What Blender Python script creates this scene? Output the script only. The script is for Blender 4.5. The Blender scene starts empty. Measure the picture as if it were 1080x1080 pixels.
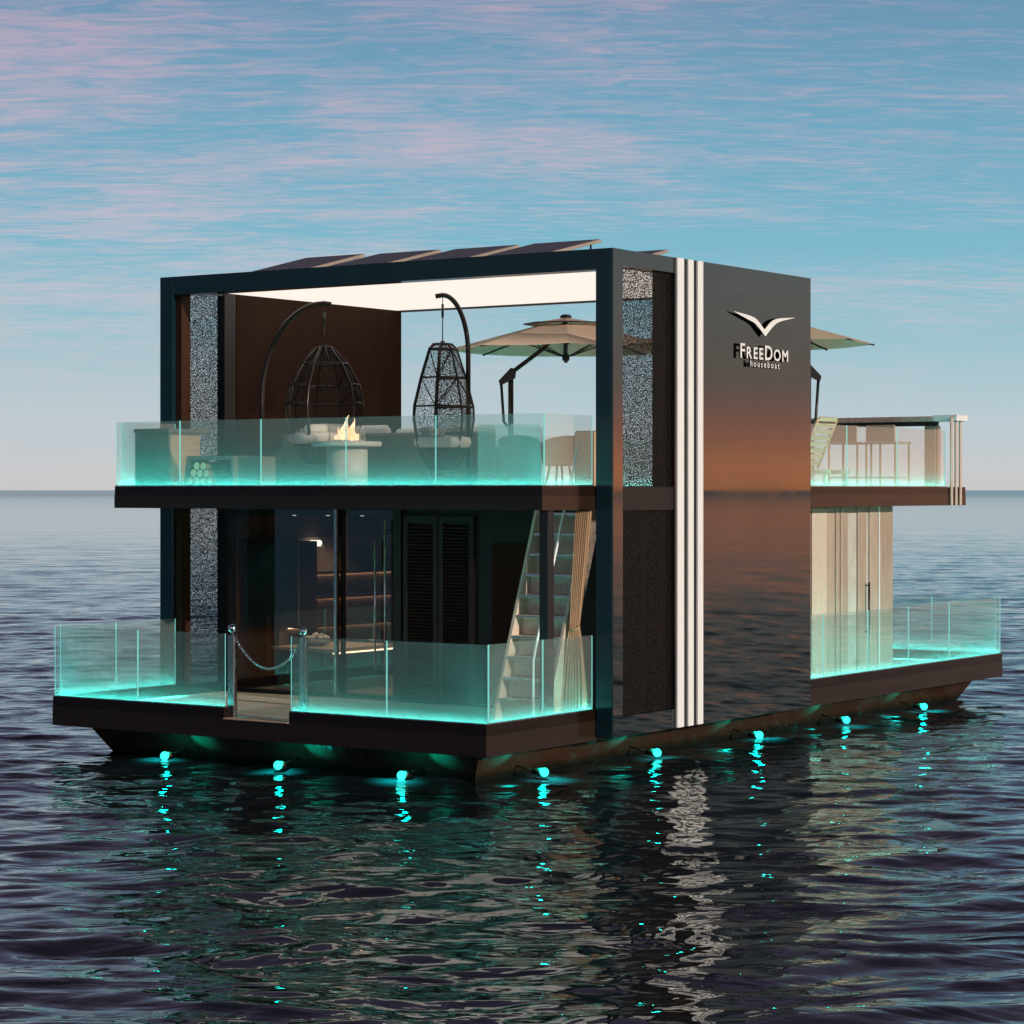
import bpy, math, random
import numpy as np
from mathutils import Vector, Matrix
random.seed(7)
rng = np.random.default_rng(11)
R_ = math.radians
SC = bpy.context.scene
COL = SC.collection

# ------------------------------------------------------------------ camera
TH = R_(34.4)
EYE = 3.45
Rv = Vector((math.cos(TH), math.sin(TH), 0)); Fv = Vector((-math.sin(TH), math.cos(TH), 0))
cam_d = bpy.data.cameras.new('camera'); cam = bpy.data.objects.new('camera', cam_d); COL.objects.link(cam)
cam.location = Rv*0.295 - Fv*28.0 + Vector((0, 0, EYE))
cam.rotation_euler = (R_(90), 0, TH)
cam_d.sensor_width = 36.0; cam_d.lens = 36.0*2566/1080; cam_d.shift_y = -0.0213
cam_d.clip_start = 0.1; cam_d.clip_end = 60000
SC.camera = cam

# ------------------------------------------------------------------ render / view
SC.render.engine = 'CYCLES'
SC.cycles.use_denoising = True
SC.cycles.max_bounces = 10; SC.cycles.transparent_max_bounces = 24
SC.cycles.glossy_bounces = 5; SC.cycles.diffuse_bounces = 3; SC.cycles.transmission_bounces = 8
SC.cycles.sample_clamp_indirect = 6.0
SC.cycles.caustics_refractive = False
SC.view_settings.view_transform = 'Standard'; SC.view_settings.look = 'None'
SC.view_settings.exposure = 0.0; SC.view_settings.gamma = 1.0; SC.view_settings.use_curve_mapping = False

def lin(c):
    o = []
    for v in c[:3]:
        v = v/255.0
        o.append(v/12.92 if v <= 0.04045 else ((v+0.055)/1.055)**2.4)
    return (*o, 1.0)

# ------------------------------------------------------------------ sun and sky
SUN_EL = R_(13); SUN_AZ = Vector((1.0, -0.14, 0)).normalized()
GLOW = Vector((0.95, 0.31, 0)).normalized()   # middle of the afterglow along the horizon
sdir = Vector((SUN_AZ.x*math.cos(SUN_EL), SUN_AZ.y*math.cos(SUN_EL), math.sin(SUN_EL)))
sl = bpy.data.lights.new('sun', 'SUN'); sl.energy = 3.3; sl.angle = R_(0.6); sl.color = (1.0, 0.85, 0.69)
so = bpy.data.objects.new('sun', sl); COL.objects.link(so)
so.rotation_euler = sdir.to_track_quat('Z', 'Y').to_euler(); so.location = (60, 20, 30)

W = bpy.data.worlds.new('World'); SC.world = W; W.use_nodes = True
nt = W.node_tree; nt.nodes.clear()
def wn(t, **k):
    n = nt.nodes.new(t)
    for a, b in k.items(): setattr(n, a, b)
    return n
def wm(op, a, b=None, c=None, clamp=False):
    n = wn('ShaderNodeMath', operation=op, use_clamp=clamp)
    for i, v in enumerate((a, b, c)):
        if v is None: continue
        if isinstance(v, (int, float)): n.inputs[i].default_value = v
        else: nt.links.new(v, n.inputs[i])
    return n.outputs[0]
def wramp(fac, stops, interp='LINEAR'):
    n = wn('ShaderNodeValToRGB'); cr = n.color_ramp; cr.interpolation = interp
    cr.elements[0].position = stops[0][0]; cr.elements[0].color = stops[0][1]
    cr.elements[1].position = stops[-1][0]; cr.elements[1].color = stops[-1][1]
    for p, c in stops[1:-1]:
        e = cr.elements.new(p); e.color = c
    nt.links.new(fac, n.inputs[0]); return n.outputs[0]
def wmix(f, a, b, mode='MIX'):
    n = wn('ShaderNodeMix', data_type='RGBA', blend_type=mode)
    for s, v in ((0, f), (6, a), (7, b)):
        if isinstance(v, (int, float)): n.inputs[s].default_value = v
        elif isinstance(v, tuple): n.inputs[s].default_value = v
        else: nt.links.new(v, n.inputs[s])
    return n.outputs[2]
tc = wn('ShaderNodeTexCoord'); sx = wn('ShaderNodeSeparateXYZ'); nt.links.new(tc.outputs['Generated'], sx.inputs[0])
vx, vy, vz = sx.outputs
zc_ = wm('MAXIMUM', vz, 0.0)
t_ = wm('POWER', zc_, 0.5)
skyA = wramp(t_, [(0.0, lin((206, 202, 202))), (0.09, lin((203, 205, 208))), (0.17, lin((190, 206, 213))), (0.255, lin((154, 197, 209))),
                  (0.318, lin((126, 186, 207))), (0.39, lin((113, 168, 195))), (0.455, lin((106, 147, 179))), (0.6, lin((106, 100, 132))), (0.78, lin((80, 68, 98))), (1.0, lin((46, 38, 60)))])
skyB = wramp(t_, [(0.0, (1.25, 0.48, 0.20, 1)), (0.10, (1.40, 0.54, 0.28, 1)), (0.165, (0.85, 0.40, 0.30, 1)), (0.205, (0.50, 0.39, 0.34, 1)), (0.25, (0.44, 0.41, 0.37, 1)), (0.30, (0.38, 0.43, 0.43, 1)),
                  (0.40, (0.30, 0.38, 0.41, 1)), (0.6, (0.10, 0.11, 0.16, 1)), (1.0, (0.018, 0.017, 0.035, 1))])
skyC = wramp(t_, [(0.0, lin((40, 84, 104))), (0.12, lin((32, 86, 110))), (0.3, lin((28, 88, 114))), (0.45, lin((40, 82, 108))), (0.6, lin((56, 66, 92))), (0.78, lin((48, 48, 70))), (1.0, lin((40, 38, 58)))])
hl = wm('SQRT', wm('MAXIMUM', wm('ADD', wm('MULTIPLY', vx, vx), wm('MULTIPLY', vy, vy)), 1e-5))
dt = wm('DIVIDE', wm('ADD', wm('MULTIPLY', vx, GLOW.x), wm('MULTIPLY', vy, GLOW.y)), hl)
mr = wn('ShaderNodeMapRange', interpolation_type='SMOOTHSTEP'); nt.links.new(dt, mr.inputs[0])
mr.inputs[1].default_value = 0.02; mr.inputs[2].default_value = 0.58
mr2 = wn('ShaderNodeMapRange', interpolation_type='SMOOTHSTEP'); nt.links.new(dt, mr2.inputs[0])
mr2.inputs[1].default_value = -0.50; mr2.inputs[2].default_value = -0.84
base_sky = wmix(mr2.outputs[0], wmix(mr.outputs[0], skyA, skyB), skyC)
# thin high cloud, laid on a flat layer above the sea
den = wm('ADD', zc_, 0.10)
u_ = wm('DIVIDE', wm('ADD', wm('MULTIPLY', vx, Rv.x), wm('MULTIPLY', vy, Rv.y)), den)
w_ = wm('DIVIDE', wm('ADD', wm('MULTIPLY', vx, Fv.x), wm('MULTIPLY', vy, Fv.y)), den)
def cnoise(su, sw, detail, rough, dist, off):
    c = wn('ShaderNodeCombineXYZ')
    nt.links.new(wm('MULTIPLY_ADD', u_, su, off), c.inputs[0]); nt.links.new(wm('MULTIPLY_ADD', w_, sw, off*0.7), c.inputs[1])
    n = wn('ShaderNodeTexNoise', noise_dimensions='2D'); n.inputs['Scale'].default_value = 1.0
    n.inputs['Detail'].default_value = detail; n.inputs['Roughness'].default_value = rough; n.inputs['Distortion'].default_value = dist
    nt.links.new(c.outputs[0], n.inputs['Vector']); return n.outputs['Fac']
mask = cnoise(1.1, 1.5, 3, 0.55, 0.3, 3.1)
fine = cnoise(9.0, 34.0, 5, 0.66, 0.7, 8.7)
band = cnoise(1.6, 7.0, 3, 0.6, 0.4, 1.4)
dens = wm('ADD', wm('ADD', wm('MULTIPLY', mask, 0.85), wm('MULTIPLY', fine, 0.95)), wm('MULTIPLY', band, 0.38))
# cloud thins out to the right of the sea view, thickens to the left
dens = wm('ADD', dens, wm('MULTIPLY', wm('MAXIMUM', wm('MINIMUM', u_, 2.0), -2.0), -0.10))
cm = wn('ShaderNodeMapRange', interpolation_type='SMOOTHSTEP'); nt.links.new(dens, cm.inputs[0])
cm.inputs[1].default_value = 0.88; cm.inputs[2].default_value = 1.54
cfade = wramp(t_, [(0.0, (0.15,)*3+(1,)), (0.2, (0.35,)*3+(1,)), (0.32, (0.8,)*3+(1,)), (0.55, (0.75,)*3+(1,)), (1.0, (0.3,)*3+(1,))])
ccol = wramp(t_, [(0.0, lin((215, 205, 204))), (0.3, lin((226, 200, 210))), (0.45, lin((206, 172, 192))), (0.7, lin((112, 96, 124))), (1.0, lin((40, 40, 66)))])
ccol = wmix(wm('MULTIPLY', mr.outputs[0], 0.35), ccol, (0.6, 0.36, 0.28, 1))
csky = wmix(wm('MULTIPLY', wm('MULTIPLY', wm('MULTIPLY', cm.outputs[0], cfade), wm('MULTIPLY_ADD', mr2.outputs[0], -0.7, 1.0)), 0.85), base_sky, ccol)
nis = wn('ShaderNodeTexSky', sky_type='NISHITA'); nis.sun_disc = False; nis.sun_elevation = SUN_EL
nis.sun_rotation = math.atan2(SUN_AZ.x, SUN_AZ.y); nis.dust_density = 2.0; nis.ozone_density = 1.5
nsky = wmix(1.0, nis.outputs[0], (0.05, 0.05, 0.05, 1), 'MULTIPLY')
fin = wmix(0.04, csky, nsky)
bg = wn('ShaderNodeBackground'); bg.inputs['Strength'].default_value = 1.0; nt.links.new(fin, bg.inputs[0])
ow = wn('ShaderNodeOutputWorld'); nt.links.new(bg.outputs[0], ow.inputs[0])

# ------------------------------------------------------------------ materials
class NB:
    def __init__(s, name):
        s.m = bpy.data.materials.new(name); s.m.use_nodes = True; s.t = s.m.node_tree; s.t.nodes.clear()
        s.out = s.n('ShaderNodeOutputMaterial')
    def n(s, t, **k):
        n = s.t.nodes.new(t)
        for a, b in k.items(): setattr(n, a, b)
        return n
    def l(s, a, b): s.t.links.new(a, b)
    def noise(s, scale, detail=4, rough=0.55, vec=None, dist=0.0):
        n = s.n('ShaderNodeTexNoise'); n.inputs['Scale'].default_value = scale; n.inputs['Detail'].default_value = detail
        n.inputs['Roughness'].default_value = rough; n.inputs['Distortion'].default_value = dist
        if vec is not None: s.l(vec, n.inputs['Vector'])
        return n.outputs['Fac']
    def coord(s, sc=(1, 1, 1), rot=(0, 0, 0)):
        t = s.n('ShaderNodeTexCoord'); m = s.n('ShaderNodeMapping'); m.inputs['Scale'].default_value = sc; m.inputs['Rotation'].default_value = rot
        s.l(t.outputs['Object'], m.inputs[0]); return m.outputs[0]
    def ramp(s, f, a, b, c0, c1):
        n = s.n('ShaderNodeValToRGB'); e = n.color_ramp.elements
        e[0].position = a; e[1].position = b; e[0].color = c0; e[1].color = c1; s.l(f, n.inputs[0]); return n.outputs[0]
    def rng(s, f, a, b, c, d):
        n = s.n('ShaderNodeMapRange'); s.l(f, n.inputs[0])
        for i, v in enumerate((a, b, c, d)): n.inputs[i+1].default_value = v
        return n.outputs[0]
def c4(c): return (c[0], c[1], c[2], 1.0)

def pbr(name, col, rough=0.5, metal=0.0, var=0.15, vscale=6.0, stretch=(1, 1, 1), bump=0.0, bscale=60.0, spec=0.5, coat=0.0, rvar=0.06, transl=0.0):
    b = NB(name); p = b.n('ShaderNodeBsdfPrincipled')
    v = b.coord(stretch)
    f = b.noise(vscale, 5, 0.6, v)
    lo = tuple(max(0, x*(1-var)) for x in col); hi = tuple(min(1, x*(1+var)) for x in col)
    b.l(b.ramp(f, 0.3, 0.7, c4(lo), c4(hi)), p.inputs['Base Color'])
    f2 = b.noise(vscale*0.6+1.3, 3, 0.6, v)
    b.l(b.rng(f2, 0.3, 0.7, max(0, rough-rvar), rough+rvar), p.inputs['Roughness'])
    p.inputs['Metallic'].default_value = metal
    p.inputs['Specular IOR Level'].default_value = spec
    p.inputs['Coat Weight'].default_value = coat; p.inputs['Coat Roughness'].default_value = 0.06
    if bump:
        bn = b.n('ShaderNodeBump'); bn.inputs['Strength'].default_value = bump; bn.inputs['Distance'].default_value = 0.01
        b.l(b.noise(bscale, 4, 0.6, v), bn.inputs['Height']); b.l(bn.outputs[0], p.inputs['Normal'])
    if transl:
        tr = b.n('ShaderNodeBsdfTranslucent'); tr.inputs[0].default_value = c4(col)
        mx = b.n('ShaderNodeMixShader'); mx.inputs[0].default_value = transl
        b.l(p.outputs[0], mx.inputs[1]); b.l(tr.outputs[0], mx.inputs[2]); b.l(mx.outputs[0], b.out.inputs[0])
    else: b.l(p.outputs[0], b.out.inputs[0])
    return b.m

def emit(name, col, strength):
    b = NB(name); e = b.n('ShaderNodeEmission'); e.inputs[0].default_value = c4(col); e.inputs[1].default_value = strength
    b.l(e.outputs[0], b.out.inputs[0]); return b.m

def glass(name, tint=(0.93, 0.98, 0.97), haze=0.10, hazecol=(0.75, 0.9, 0.88), refl=1.0, ior=1.5, rough=0.01, edge=0.0):
    """clear sheet: tinted see-through, a little haze, mirror film; edge = share that scatters light fed in at the foot"""
    b = NB(name)
    tr = b.n('ShaderNodeBsdfTransparent'); tr.inputs[0].default_value = c4(tint)
    df = b.n('ShaderNodeBsdfDiffuse'); df.inputs[0].default_value = c4(hazecol)
    tl = b.n('ShaderNodeBsdfTranslucent'); tl.inputs[0].default_value = c4(hazecol)
    gl = b.n('ShaderNodeBsdfGlossy'); gl.inputs[0].default_value = (1, 1, 1, 1); gl.inputs['Roughness'].default_value = rough
    m0 = b.n('ShaderNodeMixShader'); m0.inputs[0].default_value = 0.5; b.l(df.outputs[0], m0.inputs[1]); b.l(tl.outputs[0], m0.inputs[2])
    m1 = b.n('ShaderNodeMixShader')
    f = b.noise(2.3, 3, 0.6, b.coord((1, 1, 1)))
    b.l(b.rng(f, 0.25, 0.75, haze*0.8, haze*1.2), m1.inputs[0])
    b.l(tr.outputs[0], m1.inputs[1]); b.l(m0.outputs[0], m1.inputs[2])
    last = m1
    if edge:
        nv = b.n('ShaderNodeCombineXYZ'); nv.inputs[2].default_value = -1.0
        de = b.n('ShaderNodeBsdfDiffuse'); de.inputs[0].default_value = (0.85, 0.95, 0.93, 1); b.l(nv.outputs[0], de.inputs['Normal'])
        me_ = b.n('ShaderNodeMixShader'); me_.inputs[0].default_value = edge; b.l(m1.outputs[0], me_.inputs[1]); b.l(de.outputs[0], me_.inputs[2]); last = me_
    fr = b.n('ShaderNodeFresnel'); fr.inputs[0].default_value = ior
    ge = b.n('ShaderNodeNewGeometry')
    ib = b.n('ShaderNodeMath', operation='SUBTRACT'); ib.inputs[0].default_value = 1.0; b.l(ge.outputs['Backfacing'], ib.inputs[1])
    m_ = b.n('ShaderNodeMath', operation='MULTIPLY'); b.l(fr.outputs[0], m_.inputs[0]); b.l(ib.outputs[0], m_.inputs[1])
    mu = b.n('ShaderNodeMath', operation='MULTIPLY', use_clamp=True); mu.inputs[1].default_value = refl; b.l(m_.outputs[0], mu.inputs[0])
    m2 = b.n('ShaderNodeMixShader'); b.l(mu.outputs[0], m2.inputs[0]); b.l(last.outputs[0], m2.inputs[1]); b.l(gl.outputs[0], m2.inputs[2])
    b.l(m2.outputs[0], b.out.inputs[0]); return b.m

def wood(name, c0, c1, stretch=(1.2, 14, 14), rough=0.5, bump=0.15):
    b = NB(name); p = b.n('ShaderNodeBsdfPrincipled'); v = b.coord(stretch)
    f = b.noise(1.6, 6, 0.62, v, 0.6)
    oi = b.n('ShaderNodeObjectInfo')
    mx = b.n('ShaderNodeMath', operation='MULTIPLY_ADD'); b.l(oi.outputs['Random'], mx.inputs[0]); mx.inputs[1].default_value = 0.25; b.l(f, mx.inputs[2])
    b.l(b.ramp(mx.outputs[0], 0.35, 0.85, c4(c0), c4(c1)), p.inputs['Base Color']); p.inputs['Roughness'].default_value = rough
    bn = b.n('ShaderNodeBump'); bn.inputs['Strength'].default_value = bump; bn.inputs['Distance'].default_value = 0.004
    b.l(f, bn.inputs['Height']); b.l(bn.outputs[0], p.inputs['Normal']); b.l(p.outputs[0], b.out.inputs[0]); return b.m

def screen_mat(name, col, hole=0.5, scale=55.0):
    b = NB(name); p = b.n('ShaderNodeBsdfPrincipled'); p.inputs['Base Color'].default_value = c4(col); p.inputs['Roughness'].default_value = 0.5
    p.inputs['Metallic'].default_value = 0.3
    tr = b.n('ShaderNodeBsdfTransparent')
    f = b.noise(scale, 1, 0.5, b.coord())
    gt = b.n('ShaderNodeMath', operation='GREATER_THAN'); b.l(f, gt.inputs[0]); gt.inputs[1].default_value = hole
    mx = b.n('ShaderNodeMixShader'); b.l(gt.outputs[0], mx.inputs[0]); b.l(p.outputs[0], mx.inputs[1]); b.l(tr.outputs[0], mx.inputs[2])
    b.l(mx.outputs[0], b.out.inputs[0]); return b.m

CY = (0.0, 0.80, 0.66)
M = {}
M['frame'] = pbr('dark_lacquer_frame', (0.004, 0.022, 0.031), 0.10, 0.0, 0.1, 2.0, spec=0.5, coat=0.0, rvar=0.03)
M['wall_in'] = pbr('saloon_wall', (0.11, 0.07, 0.048), 0.6, 0, 0.2, 2.5, (1, 1, 0.4), spec=0.2)
M['wall_gloss'] = pbr('polished_dark_wall', (0.185, 0.185, 0.18), 0.03, 1.0, 0.05, 1.2, rvar=0.015)
M['brown_wall'] = pbr('dark_brown_panel', (0.034, 0.0135, 0.0075), 0.6, 0, 0.2, 2.5, (1, 1, 0.4), spec=0.1)
M['fascia_up'] = pbr('dark_fascia_board', (0.012, 0.006, 0.004), 0.20, 0, 0.2, 2.0, (0.4, 0.4, 4), spec=0.35)
M['fascia_lo'] = pbr('brown_fascia_board', (0.024, 0.014, 0.010), 0.18, 0, 0.18, 2.0, (0.4, 0.4, 4), spec=0.38)
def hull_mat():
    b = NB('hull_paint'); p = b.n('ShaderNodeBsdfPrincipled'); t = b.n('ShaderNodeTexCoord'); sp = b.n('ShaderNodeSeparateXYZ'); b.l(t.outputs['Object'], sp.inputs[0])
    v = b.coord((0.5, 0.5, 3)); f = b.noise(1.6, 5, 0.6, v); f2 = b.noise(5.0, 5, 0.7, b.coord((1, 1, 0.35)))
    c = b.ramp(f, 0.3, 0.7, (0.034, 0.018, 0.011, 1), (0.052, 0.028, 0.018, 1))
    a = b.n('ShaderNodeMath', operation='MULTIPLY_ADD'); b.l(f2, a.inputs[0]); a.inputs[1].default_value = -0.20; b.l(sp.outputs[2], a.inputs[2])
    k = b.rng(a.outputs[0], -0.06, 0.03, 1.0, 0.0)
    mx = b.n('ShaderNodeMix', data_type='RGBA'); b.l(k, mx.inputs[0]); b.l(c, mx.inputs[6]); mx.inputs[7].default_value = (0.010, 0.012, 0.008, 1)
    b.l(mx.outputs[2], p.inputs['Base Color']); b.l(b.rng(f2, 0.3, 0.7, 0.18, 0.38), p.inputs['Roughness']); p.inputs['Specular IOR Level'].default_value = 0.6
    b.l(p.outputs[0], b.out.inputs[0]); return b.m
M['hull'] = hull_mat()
M['black'] = pbr('black_metal', (0.012, 0.012, 0.013), 0.35, 0.0, 0.15, 5)
M['bronze'] = pbr('bronze_tube', (0.018, 0.012, 0.010), 0.32, 0.5, 0.15, 8)
M['white'] = pbr('white_paint', (0.80, 0.83, 0.86), 0.35, 0, 0.03, 4)
M['deck'] = wood('pale_deck_wood', (0.62, 0.52, 0.42), (0.80, 0.72, 0.62), (1.2, 12, 12))
M['deck_dark'] = pbr('deck_joint', (0.05, 0.035, 0.025), 0.8)
M['floor_in'] = wood('interior_floor_wood', (0.10, 0.055, 0.032), (0.20, 0.115, 0.07), (1.2, 12, 12))
M['tan'] = wood('tan_wood', (0.44, 0.29, 0.19), (0.60, 0.43, 0.30), (14, 14, 1.4), 0.5)
M['stair'] = wood('pale_stair_board', (0.56, 0.45, 0.36), (0.70, 0.60, 0.50), (14, 14, 1.4), 0.4)
M['tan_cloth'] = pbr('tan_cloth', (0.47, 0.30, 0.19), 0.85, 0, 0.1, 12, bump=0.2, bscale=220, transl=0.15)
M['canopy'] = pbr('canopy_cloth', (0.70, 0.52, 0.39), 0.9, 0, 0.06, 5, bump=0.15, bscale=240, transl=0.22)
M['cushion'] = pbr('off_white_cushion', (0.70, 0.66, 0.61), 0.9, 0, 0.06, 9, bump=0.25, bscale=150)
M['grey_fab'] = pbr('grey_fabric', (0.12, 0.11, 0.10), 0.9, 0, 0.15, 14, bump=0.25, bscale=160)
M['concrete'] = pbr('grey_concrete', (0.48, 0.455, 0.42), 0.55, 0, 0.14, 5, bump=0.2, bscale=40)
M['chrome'] = pbr('chrome', (0.78, 0.78, 0.80), 0.10, 1.0, 0.03, 4)
M['steel'] = pbr('brushed_steel', (0.55, 0.55, 0.56), 0.25, 1.0, 0.06, 5, (8, 8, 1))
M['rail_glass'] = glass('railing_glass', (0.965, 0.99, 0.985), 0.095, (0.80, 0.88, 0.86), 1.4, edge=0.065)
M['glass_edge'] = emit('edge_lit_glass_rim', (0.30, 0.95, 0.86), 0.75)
M['door_glass'] = glass('door_glass', (0.84, 0.86, 0.87), 0.01, (0.4, 0.4, 0.4), 2.6)
M['clear_glass'] = glass('clear_glass', (0.95, 0.95, 0.95), 0.06, (0.8, 0.8, 0.78), 1.0)
M['led'] = emit('led_strip_cyan', (0.10, 0.86, 0.74), 1.0)
M['lamp'] = emit('lamp_bulb_cyan', (0.03, 0.80, 0.70), 2.6)
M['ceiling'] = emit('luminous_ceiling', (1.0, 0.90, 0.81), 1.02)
M['warm_led'] = emit('warm_led', (1.0, 0.60, 0.34), 6.0)
M['warm_spot'] = emit('warm_spot', (1.0, 0.86, 0.7), 2.2)
M['mesh'] = screen_mat('perforated_screen', (0.007, 0.005, 0.0045), 0.50, 75.0)
M['weave'] = screen_mat('woven_wicker', (0.03, 0.021, 0.017), 0.50, 90.0)
M['bar_panel'] = pbr('bar_panel', (0.34, 0.24, 0.18), 0.5, 0, 0.12, 4, (1, 1, 6))
M['stone'] = pbr('speckled_stone', (0.46, 0.35, 0.30), 0.5, 0, 0.5, 40)
M['slat_tan'] = wood('sunlounger_slat', (0.42, 0.30, 0.19), (0.60, 0.46, 0.32), (14, 1.4, 14), 0.55)
M['bark'] = pbr('log_bark', (0.16, 0.10, 0.06), 0.9, 0, 0.4, 18, bump=0.6, bscale=60)
M['cutwood'] = pbr('log_end', (0.80, 0.66, 0.42), 0.8, 0, 0.15, 25)
M['louvre'] = wood('dark_louvre_wood', (0.014, 0.009, 0.007), (0.030, 0.018, 0.013), (1.4, 14, 14), 0.5)
M['dark_wall'] = pbr('black_brown_cladding', (0.013, 0.009, 0.008), 0.5, 0, 0.2, 3)
M['clad'] = wood('rear_cladding', (0.30, 0.22, 0.175), (0.46, 0.36, 0.30), (10, 10, 1.0), 0.5)
M['curtain_w'] = pbr('cream_curtain', (0.66, 0.57, 0.49), 0.85, 0, 0.06, 10, transl=0.2)
M['pv'] = None
def pv():
    b = NB('solar_cells'); p = b.n('ShaderNodeBsdfPrincipled'); v = b.coord((1, 1, 1))
    br = b.n('ShaderNodeTexBrick'); br.offset = 0; br.inputs['Scale'].default_value = 6.0; br.inputs['Mortar Size'].default_value = 0.03
    br.inputs['Color1'].default_value = (0.045, 0.045, 0.055, 1); br.inputs['Color2'].default_value = (0.06, 0.06, 0.07, 1); br.inputs['Mortar'].default_value = (0.4, 0.38, 0.36, 1)
    br.inputs['Brick Width'].default_value = 0.9; br.inputs['Row Height'].default_value = 0.9
    b.l(v, br.inputs[0]); b.l(br.outputs[0], p.inputs['Base Color']); p.inputs['Roughness'].default_value = 0.45; p.inputs['Specular IOR Level'].default_value = 0.15
    b.l(p.outputs[0], b.out.inputs[0]); return b.m
M['pv'] = pv()
M['pv_frame'] = pbr('anodised_frame', (0.50, 0.42, 0.36), 0.4, 0.5)
def flame_mat():
    b = NB('flame'); e = b.n('ShaderNodeEmission'); v = b.coord((1, 1, 1)); f = b.noise(9, 3, 0.6, v)
    b.l(b.ramp(f, 0.35, 0.7, (1.0, 0.42, 0.14, 1), (1.0, 0.82, 0.56, 1)), e.inputs[0]); e.inputs[1].default_value = 2.6
    t = b.n('ShaderNodeBsdfTransparent'); m = b.n('ShaderNodeMixShader'); m.inputs[0].default_value = 0.75
    b.l(t.outputs[0], m.inputs[1]); b.l(e.outputs[0], m.inputs[2]); b.l(m.outputs[0], b.out.inputs[0]); return b.m
M['flame'] = flame_mat()

def water_mat():
    b = NB('sea_water'); p = b.n('ShaderNodeBsdfPrincipled')
    p.inputs['Base Color'].default_value = (0.009, 0.014, 0.018, 1); p.inputs['IOR'].default_value = 1.33
    tcn = b.n('ShaderNodeTexCoord'); mp = b.n('ShaderNodeMapping'); b.l(tcn.outputs['Object'], mp.inputs[0])
    mp.inputs['Scale'].default_value = (0.55, 1.0, 1.0)
    # far out the ripples are too small to tell apart: rougher sheet
    ln = b.n('ShaderNodeVectorMath', operation='LENGTH'); b.l(tcn.outputs['Object'], ln.inputs[0])
    b.l(b.rng(ln.outputs['Value'], 60.0, 1600.0, 0.03, 0.17), p.inputs['Roughness'])
    f1 = b.noise(1.15, 3, 0.5, mp.outputs[0], 0.9); f2 = b.noise(3.6, 2, 0.5, mp.outputs[0], 0.6); f3 = b.noise(0.28, 3, 0.55, mp.outputs[0], 0.4); f4 = b.noise(0.06, 3, 0.6, mp.outputs[0], 0.3)
    a = b.n('ShaderNodeMath', operation='MULTIPLY_ADD'); b.l(f2, a.inputs[0]); a.inputs[1].default_value = 0.16; b.l(f1, a.inputs[2])
    a2 = b.n('ShaderNodeMath', operation='MULTIPLY_ADD'); b.l(f3, a2.inputs[0]); a2.inputs[1].default_value = 2.4; b.l(a.outputs[0], a2.inputs[2])
    a3 = b.n('ShaderNodeMath', operation='MULTIPLY_ADD'); b.l(f4, a3.inputs[0]); a3.inputs[1].default_value = 6.0; b.l(a2.outputs[0], a3.inputs[2]); a2 = a3
    bn = b.n('ShaderNodeBump'); bn.inputs['Strength'].default_value = 1.0
    sp = b.n('ShaderNodeSeparateXYZ'); b.l(tcn.outputs['Object'], sp.inputs[0])
    fd = b.n('ShaderNodeMath', operation='DIVIDE'); fd.inputs[0].default_value = 0.17; sq = b.n('ShaderNodeMath', operation='POWER'); sq.inputs[1].default_value = 0.25
    mxx = b.n('ShaderNodeMath', operation='MAXIMUM'); mxx.inputs[1].default_value = 26.0; b.l(sp.outputs[1], mxx.inputs[0]); b.l(mxx.outputs[0], sq.inputs[0]); b.l(sq.outputs[0], fd.inputs[1]); b.l(fd.outputs[0], bn.inputs['Distance'])
    b.l(a2.outputs[0], bn.inputs['Height']); b.l(bn.outputs[0], p.inputs['Normal']); b.l(p.outputs[0], b.out.inputs[0]); return b.m
M['water'] = water_mat()

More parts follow.
